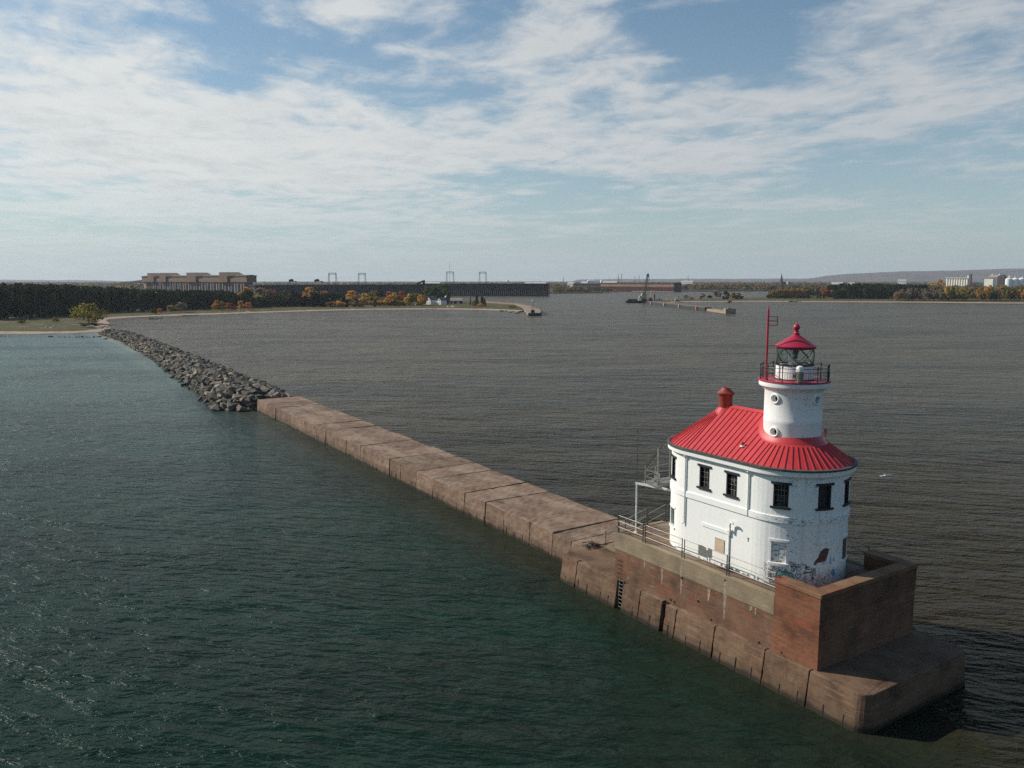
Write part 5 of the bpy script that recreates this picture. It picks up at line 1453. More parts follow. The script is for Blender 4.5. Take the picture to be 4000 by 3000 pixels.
for i, (x, yt, w) in enumerate(((150, 370, 120), (262, 355, 115), (345, 385, 95), (455, 300, 110), (520, 330, 110), (612, 370, 125), (720, 320, 140), (790, 360, 100), (870, 335, 130), (950, 330, 110), (1010, 335, 120), (40, 400, 110), (690, 380, 110), (200, 400, 100), (420, 400, 90), (570, 400, 90), (830, 400, 110), (1080, 380, 80))):
    T(c7, x, yt, 500, w, 3.16, 'pine', 'pine_leaf', 'dark pine in the wood before the middle of the ore dock', 'dark pines before the ore dock')
for i, (x, yt, w) in enumerate(((1120, 412, 80), (1245, 402, 80), (1475, 415, 42))):
    T(c7, x, yt, 502, w, 3.16, 'pine', 'pine_leaf', ['small dark pine right of the tan orange bush', 'small dark pine below the big orange maple', 'smallest dark pine before the golden trees'][i])
T(c2, 490, 48, 300, 190, 3.687, 'broad', 'green_leaf', 'big green tree behind the left white house')
T(c2, 665, 38, 300, 215, 3.687, 'broad', 'green_leaf', 'biggest green tree, towering over the middle white house')
T(c2, 575, 140, 295, 110, 3.687, 'broad', 'green_leaf', 'lower green tree between the two big ones by the white houses')
T(c2, 735, 190, 305, 80, 3.687, 'pine', 'pine_leaf', 'dark conifer between the white houses')
T(c2, 1062, 220, 345, 32, 3.687, 'spruce', 'pine_leaf', 'slender spruce right of the long shed')
T(c2, 1152, 180, 355, 84, 3.687, 'spruce', 'pine_leaf', 'tallest dark spruce near the harbour pier')
T(c2, 1110, 265, 362, 60, 3.687, 'broad', 'bare_leaf', 'grey bare tree before the tallest dark spruce')
T(c2, 1228, 212, 350, 50, 3.687, 'pine', 'pine_leaf', 'gappy dark pine right of the tallest spruce')
T(c2, 1266, 238, 355, 64, 3.687, 'spruce', 'pine_leaf', 'pointed dark spruce at the right of the group')
T(c2, 1195, 305, 370, 62, 3.687, 'bush', 'orange_leaf', 'tan orange bush before the spruces')
T(c2, 1245, 318, 362, 50, 3.687, 'bush', 'brown_leaf', 'brown bush at the right foot of the spruces')
T(c2, 1655, 335, 378, 110, 3.687, 'bush', 'willow_leaf', 'yellowish low bush on the point by the harbour pier')
# the pine wood: the front rows tree by tree, the depth as one mass --
def wood_h(u, Y, prof):
    return H - (np.interp(u, *zip(*prof)) - HZ) / FPX * Y - 1.4
PT = [(-700, 1112), (0, 1113), (200, 1114), (400, 1122), (565, 1133), (900, 1137), (985, 1158), (1100, 1168)]
EDGE = [(-470, 500), (-330, 505), (-312, 560), (-320, 612), (-296, 650), (-262, 705), (-220, 760), (-175, 800), (-120, 845)]
cnt = 0
for row in range(3):
    for a, c in zip(EDGE[:-1], EDGE[1:]):
        L = math.dist(a, c); n = int(L / 6.2)
        nx, ny = -(c[1] - a[1]) / L, (c[0] - a[0]) / L
        if ny < 0 and nx > 0: nx, ny = -nx, -ny
        if (a, c) == (EDGE[0], EDGE[1]): nx, ny = 0, 1
        for i in range(n):
            f = (i + tr.uniform(.1, .9)) / n; o = 4 + row * 8 + tr.uniform(-2.5, 2.5)
            x = a[0] + (c[0] - a[0]) * f + nx * o * (1 if nx < 0 else -1); y = a[1] + (c[1] - a[1]) * f + abs(ny) * o
            u = 2000 + x / y * FPX
            if u < -60: continue
            h = wood_h(u, y, PT) * tr.uniform(.80, 1.0)
            if cnt >= 250: break
            cnt += 1
            lbl = 'dark tall pine along the front of the wood behind the grassy left beach' if y < 600 else 'dark pine along the front of the wood above the inner beach'
            tree_at(Vector((x, y, 1.4)), h, tr.uniform(5.5, 8.5), 'pine', 'pine_leaf', lbl, 'front pines behind the left beach' if y < 600 else 'front pines above the inner beach')
def wood(name, trees, label, n=7, leaf=.075, cat='woods'):
    """trees = (x, y, z, h, w, kind, material index)"""
    C = []; S = []; N = []; Mi = []; mats = ['pine_leaf', 'green_leaf', 'brown_leaf', 'bare_leaf', 'orange_leaf', 'yellow_leaf', 'willow_leaf', 'red_leaf']
    lib = {}
    for (x, y, z, h, w, kind, mi) in trees:
        key = (kind, tr.randrange(5))
        if key not in lib: lib[key] = crown_arrays(key[0], 300 + key[1], n, leaf)
        c, s_, nn = lib[key]
        C.append(c * (w, w, h) + (x, y, z)); S.append(s_ * (w + h) * .55); N.append(nn); Mi.append(np.full(len(c), mi))
    C = np.concatenate(C); S = np.concatenate(S); N = np.concatenate(N)
    me = quads_mesh(name, C, S, N, mats); me.polygons.foreach_set('material_index', np.concatenate(Mi).astype(np.int32))
    o = bpy.data.objects.new(name, me); COL.objects.link(o)
    return tag(o, label, cat, kind='stuff')
lst = []
while len(lst) < 1500:
    y = tr.uniform(520, 1060); u = tr.uniform(-250, 1040); x = (u - 2000) / FPX * y
    e = np.interp(x, [p[0] for p in EDGE[4:]], [p[1] for p in EDGE[4:]]) if x > -296 else (650 if x > -330 else 530)
    if y < e + 26: continue
    h = wood_h(u, y, PT) * tr.uniform(.72, 1.05)
    if tr.random() < .015: lst.append((x, y, 1.4, h * .95, 7, 'broad', tr.choice((5, 4, 6))))
    else: lst.append((x, y, 1.4, h, tr.uniform(5.5, 9), 'pine', 0))
wood('pine_wood', lst, 'dense dark pine wood behind the front pines on the left peninsula')
# right spit: front trees
c3 = lambda x, y: (3000 + x / 4.424, 1030 + y / 4.424)
c35 = lambda x, y: (3500 + x / 4.424, 1030 + y / 4.424)
c24 = lambda x, y: (2400 + x / 4.424, 1040 + y / 4.424)
T(c24, 1640, 492, 556, 92, 4.424, 'bush', 'pine_leaf', 'dark round bush near the tip of the right spit')
T(c24, 1932, 438, 575, 120, 4.424, 'pine', 'pine_leaf', 'big solitary dark pine on the right spit')
T(c24, 1770, 428, 556, 140, 4.424, 'broad', 'bare_leaf', 'pale olive bare tree left of the solitary dark pine')
T(c24, 1525, 470, 560, 90, 4.424, 'broad', 'bare_leaf', 'brown bare tree near the tip of the right spit')
T(c24, 1490, 525, 570, 36, 4.424, 'bush', 'pine_leaf', 'small dark bush under the bare tree of the spit tip')
T(c24, 1330, 510, 575, 80, 4.424, 'bush', 'brown_leaf', 'low brown bush close to the crane barge end of the spit')
T(c24, 1240, 490, 560, 90, 4.424, 'bush', 'bare_leaf', 'bare grey scrub at the very tip of the right spit')
T(c24, 2085, 450, 565, 170, 4.424, 'broad', 'brown_leaf', 'wide brown orange tree right of the solitary dark pine')
T(c24, 2115, 495, 575, 80, 4.424, 'bush', 'pine_leaf', 'dark round bush before the wide brown orange tree')
T(c24, 2185, 495, 575, 70, 4.424, 'bush', 'pine_leaf', 'dark round bush right of the brown orange tree')
for i, (x, yt, w) in enumerate(((40, 520, 110), (140, 545, 60), (225, 530, 110), (310, 515, 80), (370, 522, 70), (495, 545, 75), (585, 530, 95), (700, 550, 110), (870, 465, 110), (960, 560, 40), (690, 430, 60))):
    T(c3, x, yt, 604, w, 4.424, 'bush' if i != 8 else 'pine', 'pine_leaf', 'dark round bush on the grass bank before the orange aspens' if i not in (8, 10) else ('dark pine right of the orange aspens' if i == 8 else 'slim dark pine between the orange aspens'), 'dark bushes before the aspens' if i not in (8, 10) else None)
for k in range(56):
    x = 60 + (k * 11.6) + tr.uniform(-8, 8)
    T(c3, x, 430 + tr.uniform(0, 45) + (25 if x < 130 else 0), 596, tr.uniform(50, 75), 4.424, 'poplar', 'orange_leaf' if tr.random() < .7 else 'yellow_leaf', 'orange aspen in the row on the right spit', 'orange aspens on the spit')
for k in range(8):
    T(c3, 930 + k * 28, 448 + tr.uniform(0, 30), 594, 66, 4.424, 'broad', 'red_leaf', 'salmon orange tree at the right end of the aspen row', 'salmon trees ending the aspen row')
for k in range(60):
    x = tr.uniform(1130, 2230); T(c3, x, tr.uniform(345, 470) if x > 1250 else tr.uniform(440, 500), tr.uniform(598, 612), tr.uniform(80, 130), 4.424, 'pine', 'pine_leaf' if tr.random() < .85 else 'green_leaf', 'dark pine in the wood on the right spit', 'dark pines of the right spit')
for k in range(44):
    x = tr.uniform(0, 820); T(c35, x, tr.uniform(425, 520), tr.uniform(632, 644), tr.uniform(70, 110), 4.424, 'broad', tr.choice(('bare_leaf', 'bare_leaf', 'brown_leaf')), 'bare brownish tree on the right spit above the sand', 'bare trees of the right spit')
for k in range(64):
    x = tr.uniform(780, 2230); T(c35, x, tr.uniform(390, 500), tr.uniform(630, 646), tr.uniform(75, 120), 4.424, 'broad', tr.choice(('brown_leaf', 'orange_leaf', 'willow_leaf', 'green_leaf', 'yellow_leaf', 'willow_leaf', 'brown_leaf')), 'mixed autumn tree in the wood at the right edge of the photo', 'autumn trees at the right edge')
T(c35, 590, 335, 500, 190, 4.424, 'broad', 'yellow_leaf', 'large golden tree left of the white grain silo')
T(c35, 745, 275, 500, 130, 4.424, 'broad', 'orange_leaf', 'tall orange tree touching the left end of the white grain silo')
lst = []
SP = [(2950, 1132), (3200, 1118), (3280, 1106), (3600, 1112), (3700, 1122), (4000, 1116), (4400, 1116)]
while len(lst) < 700:
    u = tr.uniform(3000, 4250); y = tr.uniform(1080, 1700); x = (u - 2000) / FPX * y
    if y < (1195 if u < 3520 else 1080) or y > 1280 + (u - 3000) * .5: continue
    h = wood_h(u, y, SP) * tr.uniform(.75, 1.0)
    if h < 3: continue
    lst.append((x, y, 1.4, h, tr.uniform(7, 12), 'pine' if 3230 < u < 3620 else 'broad', 0 if 3230 < u < 3620 else tr.choice((2, 3, 3, 4, 1, 6))))
wood('spit_wood', lst, 'autumn wood in the depth of the right spit', 7, .08)
# mainland woods
lst = []
def far_mix(u): return tr.choice((0, 1, 2, 2, 3, 3, 6, 1, 4)) if u > 2500 else tr.choice((1, 2, 3, 6, 4))
for k in range(170):                            # wooded point between the two ore docks
    u = tr.uniform(2163, 2420); y = 1650 + (u - 2163) * .25 + tr.uniform(8, 150); x = (u - 2000) / FPX * y
    h = min(11.5, wood_h(u, y, [(2150, 1122), (2200, 1112), (2280, 1112), (2330, 1117), (2390, 1130), (2420, 1137)])) * tr.uniform(.7, 1)
    if h > 2: lst.append((x, y, 1.4, h, tr.uniform(7, 11), 'broad', tr.choice((2, 2, 3, 4, 6, 6, 1, 3))))
for k in range(420):                            # shore wood beyond the bay
    u = tr.uniform(2655, 3420); y = 1960 + max(0, (u - 3000)) * -.3 + tr.uniform(0, 260); x = (u - 2000) / FPX * y
    h = min(14, wood_h(u, y, [(2650, 1112), (2800, 1108), (3420, 1110)])) * tr.uniform(.7, 1.05); lst.append((x, y, 1.4, h, tr.uniform(8, 13), 'broad', tr.choice((2, 2, 3, 3, 4, 6, 1, 2))))
for k in range(4300):
    y = 2150 * math.exp(tr.uniform(0, 1.25)); u = tr.uniform(-150, 4250); x = (u - 2000) / FPX * y
    lim = 1091.2 if u > 2450 else 1093.5
    h = min(tr.uniform(8, 13), 26.6 - (lim - HZ) / FPX * y - 1.4) 
    lst.append((x, y, 1.4, h, tr.uniform(11, 20), 'broad', far_mix(u)))
wood('mainland_woods', lst, 'autumn woods of the mainland stretching to the hills', 4, .11)
lst = []
for k in range(260):                            # pale woods left of the ore building
    u = tr.uniform(-100, 620); y = tr.uniform(1300, 1900); x = (u - 2000) / FPX * y
    lst.append((x, y, 1.4, tr.uniform(9, 14), tr.uniform(9, 14), 'broad', tr.choice((2, 3, 3, 6, 1, 5))))
wood('mainland_woods', lst, 'pale brown woods on the shore beyond the left pine wood', 5, .10)

# ------------------------------------------------------------------ harbour buildings and craft
class Frame:
    """a building's own axes: a runs from P0 to P1, b away from the camera, z up"""
    def __init__(s, p0, p1, z0=1.4):
        s.o = Vector((p0[0], p0[1], z0)); d = Vector((p1[0] - p0[0], p1[1] - p0[1], 0)); s.L = d.length; s.d = d.normalized()
        s.n = Vector((-s.d.y, s.d.x, 0)); s.rz = math.atan2(s.d.y, s.d.x)
    def __call__(s, a, b, z): return s.o + s.d * a + s.n * b + Vector((0, 0, z))
    def mb(s): return MB(s)
    def root(s, name, label, cat, group=None): return thing(name, label, cat, s.o, s.rz, group)
def XY(u, Y): return ((u - 2000) / FPX * Y * 1.0, Y)
def zat(v, Y): return H - (v - HZ) / FPX * Y

# ore storage building: a row of silos under a long clad gallery
f = Frame(XY(566, 1500), XY(972, 1260)); L = f.L
r = f.root('ore_storage_building', 'long brown ore storage building with a row of round silos under a stepped gallery', 'building')
gz0, gz1 = 22.0, 31.0
q = f.mb(); q.box(0, L, 0, 17, gz0, gz1); gl = q.build('gallery', 'silo_clad', r)
q = f.mb(); q.add([(-1, -1, gz1), (L + 1, -1, gz1), (L + 1, 18, gz1), (-1, 18, gz1), (-1, -1, gz1 + 1), (L + 1, -1, gz1 + 1), (L + 1, 8, gz1 + 2.2), (-1, 8, gz1 + 2.2), (L + 1, 18, gz1 + 1), (-1, 18, gz1 + 1)],
    [(0, 1, 5, 4), (4, 5, 6, 7), (7, 6, 8, 9), (9, 8, 2, 3), (1, 2, 8, 6, 5), (0, 4, 7, 9, 3), (0, 3, 2, 1)]); q.build('roof', 'silo_brown', r)
for x0, x1 in ((.085, .135), (.215, .262), (.49, .56), (.79, .84)):
    q = f.mb(); q.box(x0 * L - 2, x1 * L + 4, -2.5, 19, gz0 - .3, gz1 + 6.5)
    q.add([(x1 * L + 4, -2.5, gz1), (x1 * L + 24, -1.2, gz1 + .9), (x1 * L + 24, 18, gz1 + .9), (x1 * L + 4, 19, gz1), (x1 * L + 4, -2.5, gz1 + 6.4), (x1 * L + 4, 19, gz1 + 6.4)], [(0, 1, 4), (1, 2, 5, 4), (2, 3, 5), (0, 3, 2, 1)])
    q.build('head_house', 'silo_brown', r)
ns = 17
for i in range(ns):
    x = L * (.14 + .83 * i / (ns - 1)); q = f.mb(); q.lathe(x, 8, [(0, 0), (7.4, 0), (7.4, gz0 - .1), (0, gz0 - .1)], 20); q.build('silo', 'silo_stave', r, smooth=True)
for i in range(ns):
    x = L * (.14 + .83 * (i - .5) / (ns - 1)); q = f.mb(); q.box(x - 1.5, x + 1.5, 1.5, 12, 0, gz0 - .2); q.build('pier_wall', 'silo_pale', r)
q = f.mb(); q.box(2, 12, 2, 10, 0, gz0 - .1); q.build('leg', 'silo_pale', r)
q = f.mb(); q.box(16, L * .11, 6, 14, 0, gz0 - .1); q.build('frame_bay', 'silo_stave', r)
# conveyor rising to its left end
pA, pB = D(330, 1126, 1700), D(567, 1098, 1505)
cv = thing('conveyor', 'dark conveyor bridge climbing out of the trees to the ore storage building', 'conveyor', (pA.x, pA.y, 1.4))
q = MB(); q.bar(pA, pB, 4, 3.4); q.build('gallery', 'ore_dark', cv)
q = MB(); q.bar(pA + Vector((0, 0, 2.5)), pB + Vector((0, 0, 2.5)), .8, .8); q.build('handrail', 'ore_dark', cv)
for k in range(6):
    p = pA + (pB - pA) * (.22 + .145 * k); q = MB()
    for dx in (-6, 6): q.bar(Vector((p.x + dx, p.y, 1.4)), p + Vector((dx * .2, 0, -1.5)), .9, .9)
    q.bar(Vector((p.x - 4, p.y, p.z * .5)), Vector((p.x + 4, p.y, p.z * .5)), .6, .6); q.build('trestle', 'ore_dark', cv)

def ore_dock(label, p0, p1, ztop, depth, z0, split, mats, ncol, end_dark=None, brackets=True):
    f = Frame(p0, p1, z0); L = f.L; zt = ztop - z0
    r = f.root('ore_dock', label, 'ore dock')
    q = f.mb(); q.box(-1, L + 1, -1.2, depth + 1, zt - 1.6, zt); q.build('deck', mats[3], r)
    zm = zt * split
    q = f.mb(); q.box(0, L, 0, depth, zm, zt - 1.6)
    n = ncol
    for i in range(n + 1):
        x = L * i / n; q.box(x - .22, x + .22, -.5, .3, zm + .2, zt - 1.6)
    q.box(0, L, -.6, .2, zm, zm + .5)
    q.build('ore_pocket_wall', mats[0], r)
    if len(mats) > 4:
        q = f.mb(); q.box(0, L, -.9, .35, zm * .80, zm)
        for i in range(n + 1): q.box(L * i / n - .3, L * i / n + .3, -1.2, -.3, zm * .80, zm - .05)
        q.build('middle_band', mats[4], r)
    q = f.mb(); q.box(0, L, depth * .35, depth * .65, 0, zm); q.build('core_wall', mats[3], r)
    n2 = min(100, ncol)
    for i in range(n2 + 1):
        x = L * i / n2; q = f.mb(); q.box(x - .38, x + .38, .1, depth - .1, 0, zm * (.80 if len(mats) > 4 else 1))
        if i < 100: q.build('column', mats[1], r)
    q = f.mb(); q.box(-.5, L + .5, -1.5, depth + 1.5, -1.8, 0); q.build('footing', mats[2], r)
    if end_dark:
        q = f.mb(); q.box(L, L + 1.2, 0, depth, 0, zt + 1.0); q.box(L + 2.2, L + 3.0, 0, depth, 0, zt + .5); q.build('end_frame', end_dark, r)
    return f, r
dA, _ = ore_dock('long dark timber ore dock in the middle distance, half hidden by autumn trees', XY(1003, 1150), XY(1655, 1340), 19.6, 18, 1.0, .30, ('ore_dark', 'ore_dark', 'ore_black', 'ore_black', 'ore_black'), 110, 'ore_black')
dB, _ = ore_dock('dark iron ore dock on pale columns standing in open water right of the white houses', XY(1640, 1378), XY(2140, 1368), 20.6, 18, .6, .46, ('ore_dark', 'timber_pale', 'ore_black', 'ore_black'), 64, 'ore_black')
dC, _ = ore_dock('brown timber ore dock with a tan upper wall behind the crane barge', XY(2344, 2020), XY(2627, 1826), 19.6, 22, .8, .62, ('timber_tan', 'timber_red', 'timber_pale', 'ore_black', 'timber_red'), 70, 'ore_black')
ore_dock('low black ore dock section behind the wooded point', XY(2238, 2101), XY(2341, 2026), 18.0, 20, 1.4, .5, ('ore_black', 'ore_dark', 'ore_black', 'ore_black'), 24)
# hoist frames on the dark docks
def hoist(u0, u1, vt, vb, Y, label):
    p = D((u0 + u1) / 2, vb, Y); zt = zat(vt, Y); w = (u1 - u0) / FPX * Y
    r = thing('hoist_frame', label, 'hoist frame', p, 0, 'hoist frames on the ore docks'); del r['group']
    x0, x1 = p.x - w / 2, p.x + w / 2; zb = p.z - 2; zb0 = min(zb, zt - 8)
    for sx, x in ((-1, x0), (1, x1)):
        q = MB()
        for o in (-1.3, 1.3): q.bar((x + o * .9 + sx * .6, Y, zb0), (x + o * .35, Y, zt), .38, .5)
        for k in range(7):
            z = zb0 + (zt - zb0) * k / 7; zn = zb0 + (zt - zb0) * (k + 1) / 7; s_ = 1.15 - .8 * k / 7
            q.bar((x - s_ + sx * .3, Y, z), (x + s_ * .85 + sx * .3, Y, zn), .2, .2)
        q.build('leg', 'steel_far', r)
    q = MB(); q.bar((x0 - .8, Y, zt), (x1 + .8, Y, zt), .7, .6); q.bar((x0 - .4, Y, zt - 2.4), (x1 + .4, Y, zt - 2.4), .5, .4)
    for k in range(6):
        a = x0 + w * k / 6; q.bar((a, Y, zt - 2.4 * (k % 2)), (a + w / 6, Y, zt - 2.4 * ((k + 1) % 2)), .25, .25)
    q.build('cross_beam', 'steel_far', r)
simple('steel_far', (0.16, 0.16, 0.155), 0.6, var=0.2, scale=0.3)
hoist(1286, 1313, 1067, 1107, 1235, 'grey lattice hoist frame, leftmost of the four standing on the ore docks')
hoist(1402, 1427, 1068, 1107, 1270, 'grey lattice hoist frame second from the left on the ore docks')
hoist(1746, 1771, 1062, 1105, 1385, 'grey lattice hoist frame with the tall thin mast beside it')
hoist(1874, 1898, 1063, 1106, 1383, 'grey lattice hoist frame, rightmost of the four on the ore docks')
p = D(1757, 1108, 1420); q = MB(); q.tube(p, (p.x, p.y, zat(1022, 1420)), .30, 6, .16); q.tube(p, p + Vector((0, 0, 3)), .8, 6)
tag(q.build('radio_mast', 'steel_far', None, p), 'tall thin mast rising above the right part of the dark ore dock', 'mast')
for u, lab in ((1144, 'black loading machine on legs on the left part of the ore dock'), (1245, 'second black loading machine on the ore dock, nearer the hoist frames')):
    Y = 1200; p = D(u, 1108, Y); r = thing('loading_machine', lab, 'machine', p); w = 12 if u < 1200 else 13
    for dx in (-.42, .42):
        q = MB(); q.bar(p + Vector((dx * w, 0, -2)), p + Vector((dx * w * .9, 0, 3.2)), .5, .5); q.bar(p + Vector((dx * w * .7, 0, -2)), p + Vector((dx * w * .9, 0, 3.2)), .4, .4); q.build('leg', 'steel_far', r)
    q = MB(); q.box(p.x - w * .48, p.x + w * .48, Y - 1, Y + 1, p.z + 3, p.z + 3.8); q.build('bridge', 'ore_black', r)
    q = MB(); q.box(p.x - w * .45, p.x + w * .05, Y - 2, Y + 2, p.z + 3.6, p.z + 6.0); q.prism([(p.x - w * .25, Y - 1.5), (p.x - w * .02, Y - 1.5), (p.x - w * .02, Y + 1.5), (p.x - w * .25, Y + 1.5)], p.z + 6, p.z + 6.8); q.build('cab', 'ore_black', r)
p0, p1 = D(1628, 1108, 1330), D(1655, 1098, 1340); q = MB(); q.bar(p0, p1, 3, 2.4); q.box(p1.x - 1.5, p1.x + 2, p1.y - 2, p1.y + 2, p1.z - 5, p1.z + 1.5)
tag(q.build('loading_chute', 'ore_black', None, p0), 'black sloping chute head at the right end of the half hidden ore dock', 'machine')
# white houses and shed by the harbour pier
def house(u0, u1, Y, vb, wall_h, roof_h, depth, label, wm='house_white', rm='roof_grey', rz=0.0, wins=2, gable=True):
    z0 = 1.35; x0, x1 = XY(u0, Y)[0], XY(u1, Y)[0]; w = x1 - x0; f = Frame((x0, Y), (x1, Y + w * math.tan(rz)), z0)
    r = f.root('house', label, 'house'); L = f.L
    q = f.mb()
    if gable:
        q.add([(0, 0, 0), (L, 0, 0), (L, 0, wall_h), (L / 2, 0, wall_h + roof_h), (0, 0, wall_h), (0, depth, 0), (L, depth, 0), (L, depth, wall_h), (L / 2, depth, wall_h + roof_h), (0, depth, wall_h)],
              [(0, 1, 2, 3, 4), (9, 8, 7, 6, 5), (0, 4, 9, 5), (1, 6, 7, 2)])
        q.build('wall', wm, r)
        for x, sx in ((0, -1), (L, 1)):
            q = f.mb(); q.add([(x + sx * .4, -.4, wall_h - .3), (L / 2, -.4, wall_h + roof_h + .12), (L / 2, depth + .4, wall_h + roof_h + .12), (x + sx * .4, depth + .4, wall_h - .3)], [(0, 1, 2, 3)])
            o = q.build('roof', rm, r); m_ = o.modifiers.new('t', 'SOLIDIFY'); m_.thickness = .2
    else:
        q.box(0, L, 0, depth, 0, wall_h); q.build('wall', wm, r)
        q = f.mb(); q.add([(-.5, -.5, wall_h), (L + .5, -.5, wall_h), (L + .5, depth / 2, wall_h + roof_h), (-.5, depth / 2, wall_h + roof_h), (L + .5, depth + .5, wall_h), (-.5, depth + .5, wall_h)], [(0, 1, 2, 3), (3, 2, 4, 5), (1, 4, 2), (0, 3, 5), (0, 5, 4, 1)])
        q.build('roof', rm, r)
    for k in range(wins):
        x = L * (k + .8) / (wins + .6)
        for z in ((1.0, 3.7) if wall_h > 4 else (.8,)):
            q = f.mb(); q.box(x - .4, x + .4, -.05, .1, z, z + 1.3); q.build('window', 'hull_black', r)
    q = f.mb(); q.box(L * .5 - .35, L * .5 + .35, depth * .5 - .35, depth * .5 + .35, wall_h + roof_h - .6, wall_h + roof_h + .9)
    if gable: q.build('chimney', 'bare_brick', r)
    return r
house(1667, 1685, 850, 0, 5.0, 3.0, 9, 'left white gabled house under the big green trees', rz=-.75)
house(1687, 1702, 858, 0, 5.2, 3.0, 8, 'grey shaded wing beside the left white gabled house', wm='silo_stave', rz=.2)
house(1707, 1725, 846, 0, 4.4, 2.5, 8, 'middle white house partly covered by the big green trees', rz=-.75)
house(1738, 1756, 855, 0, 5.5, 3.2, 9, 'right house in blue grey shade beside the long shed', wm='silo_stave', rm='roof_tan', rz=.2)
r = house(1761, 1806, 872, 0, 3.2, 3.0, 9, 'long low brown boathouse with white doors and a tan roof', wm='wet_wood', rm='roof_tan', wins=0, gable=False)
f = Frame(XY(1761, 872), XY(1806, 872), 1.35)
for x in (2.6, 7.4, 8.9):
    q = f.mb(); q.box(x - .6, x + .6, -.06, .1, .1, 2.3); q.build('door', 'house_white', r)
for u, v, w, lab in ((1768, 1198, 15, 'white upturned boat on the grass before the boathouse'), (1749, 1199, 7, 'small white boat left of the larger upturned one'), (1638, 1192, 12, 'white low tank lying in the grass left of the houses'), (1622, 1191.5, 4, 'small white box in the grass left of the houses')):
    p = G(u, v, 1.45); L = w / FPX * p.y; q = MB(); q.add([(p.x + L * a, p.y + b, p.z + z) for a, b, z in ((-.5, 0, 0), (-.35, -.8, 0), (.35, -.8, 0), (.5, 0, 0), (.35, .8, 0), (-.35, .8, 0), (-.3, 0, .9), (.3, 0, .9))],
        [(0, 1, 6), (1, 2, 7, 6), (2, 3, 7), (3, 4, 7), (4, 5, 6, 7), (5, 0, 6), (0, 5, 4, 3, 2, 1)])
    tag(q.build('upturned_boat' if 'boat' in lab else 'white_tank', 'house_white', None, p), lab, 'boat' if 'boat' in lab else 'tank')
# harbour pier on the left with its light
hp = thing('harbour_pier', 'pale concrete harbour pier curving out from the white houses to a dark square end', 'pier', (14, 640, 0))
inn = [(8, 700), (9.0, 660), (12.5, 607.5)]; out_ = [(21.5, 607.5), (24.0, 660), (17, 760), (6, 850), (-30, 930)]; ins = [(-33, 921), (2.5, 845), (12.5, 757)]
q = MB(); q.prism([(12.5, 607.5), (21.5, 607.5), (24, 660), (17, 760), (6, 850), (-30, 930), (-33, 921), (2, 845), (9, 757), (10.5, 690), (11.2, 640)], -1, 2.2); q.build('deck', 'pier_deck', hp)
q = MB(); q.prism([(12.35, 607.3), (21.65, 607.3), (21.9, 614), (12.1, 614)], -1.2, 2.12); q.build('end_block', 'hull_black', hp)
q = MB()
for a, c in zip([(21.5, 607.8), (24.0, 660), (17, 760), (6, 850)], [(24.0, 660), (17, 760), (6, 850), (-30, 930)]): q.bar((*a, 2.5), (*c, 2.5), .8, 1.1)
q.build('parapet_wall', 'silo_brown', hp)
for k in range(4):
    q = MB(); y = 612 + k * 12; x = float(np.interp(y, [607, 660], [21.3, 23.7])); q.tube((x, y, 2.2), (x, y, 6.2), .09, 5); q.build('rail_post', 'steel_grey', hp)
def nav_light(p, label, hb, ht, base_m, lamp_m, panel=None):
    r = thing('navigation_light', label, 'navigation light', p); x, y, z = p
    q = MB(); q.prism([(x - 1.5, y - 1.5), (x + 1.5, y - 1.5), (x + 1.5, y + 1.5), (x - 1.5, y + 1.5)], z, z + hb, [(x - 1.25, y - 1.25), (x + 1.25, y - 1.25), (x + 1.25, y + 1.25), (x - 1.25, y + 1.25)]); q.build('base', base_m, r)
    q = MB(); q.tube((x, y, z + hb), (x, y, z + ht), .24, 8, .18); q.build('pole', 'steel_far', r)
    q = MB(); q.box(x - .9, x + .9, y - .9, y + .9, z + ht - .9, z + ht - .7)
    for a, c in ((-.9, -.9), (.9, -.9), (.9, .9), (-.9, .9)): q.tube((x + a, y + c, z + ht - .7), (x + a, y + c, z + ht + .3), .05, 4)
    q.build('platform', 'steel_far', r)
    q = MB(); q.lathe(x - .3, y, [(0, z + ht - .7), (.5, z + ht - .6), (.75, z + ht), (.6, z + ht + .6), (0, z + ht + .8)], 12); q.build('lamp', lamp_m, r, smooth=True)
    return r
nav_light(Vector((15.6, 611, 2.2)), 'white globe pole light on a dark block at the end of the harbour pier', 2.2, 8.6, 'hull_black', 'tank_white')
for k in range(22):
    u = tr.uniform(1950, 2066); v = 1208 + (u - 1950) * .11 + tr.uniform(-2, 9); p = G(u, min(v, 1224), .3); o = bpy.data.objects.new('stone_block', ROCKS[k % 12]); COL.objects.link(o)
    o.location = p; s_ = tr.uniform(.7, 1.6); o.scale = (s_ * 1.6, s_, s_ * .8); o.rotation_euler = (0, 0, tr.uniform(0, 3)); tag(o, 'pale stone block tumbled along the shore inside the harbour pier', 'boulder', 'stone blocks inside the harbour pier')
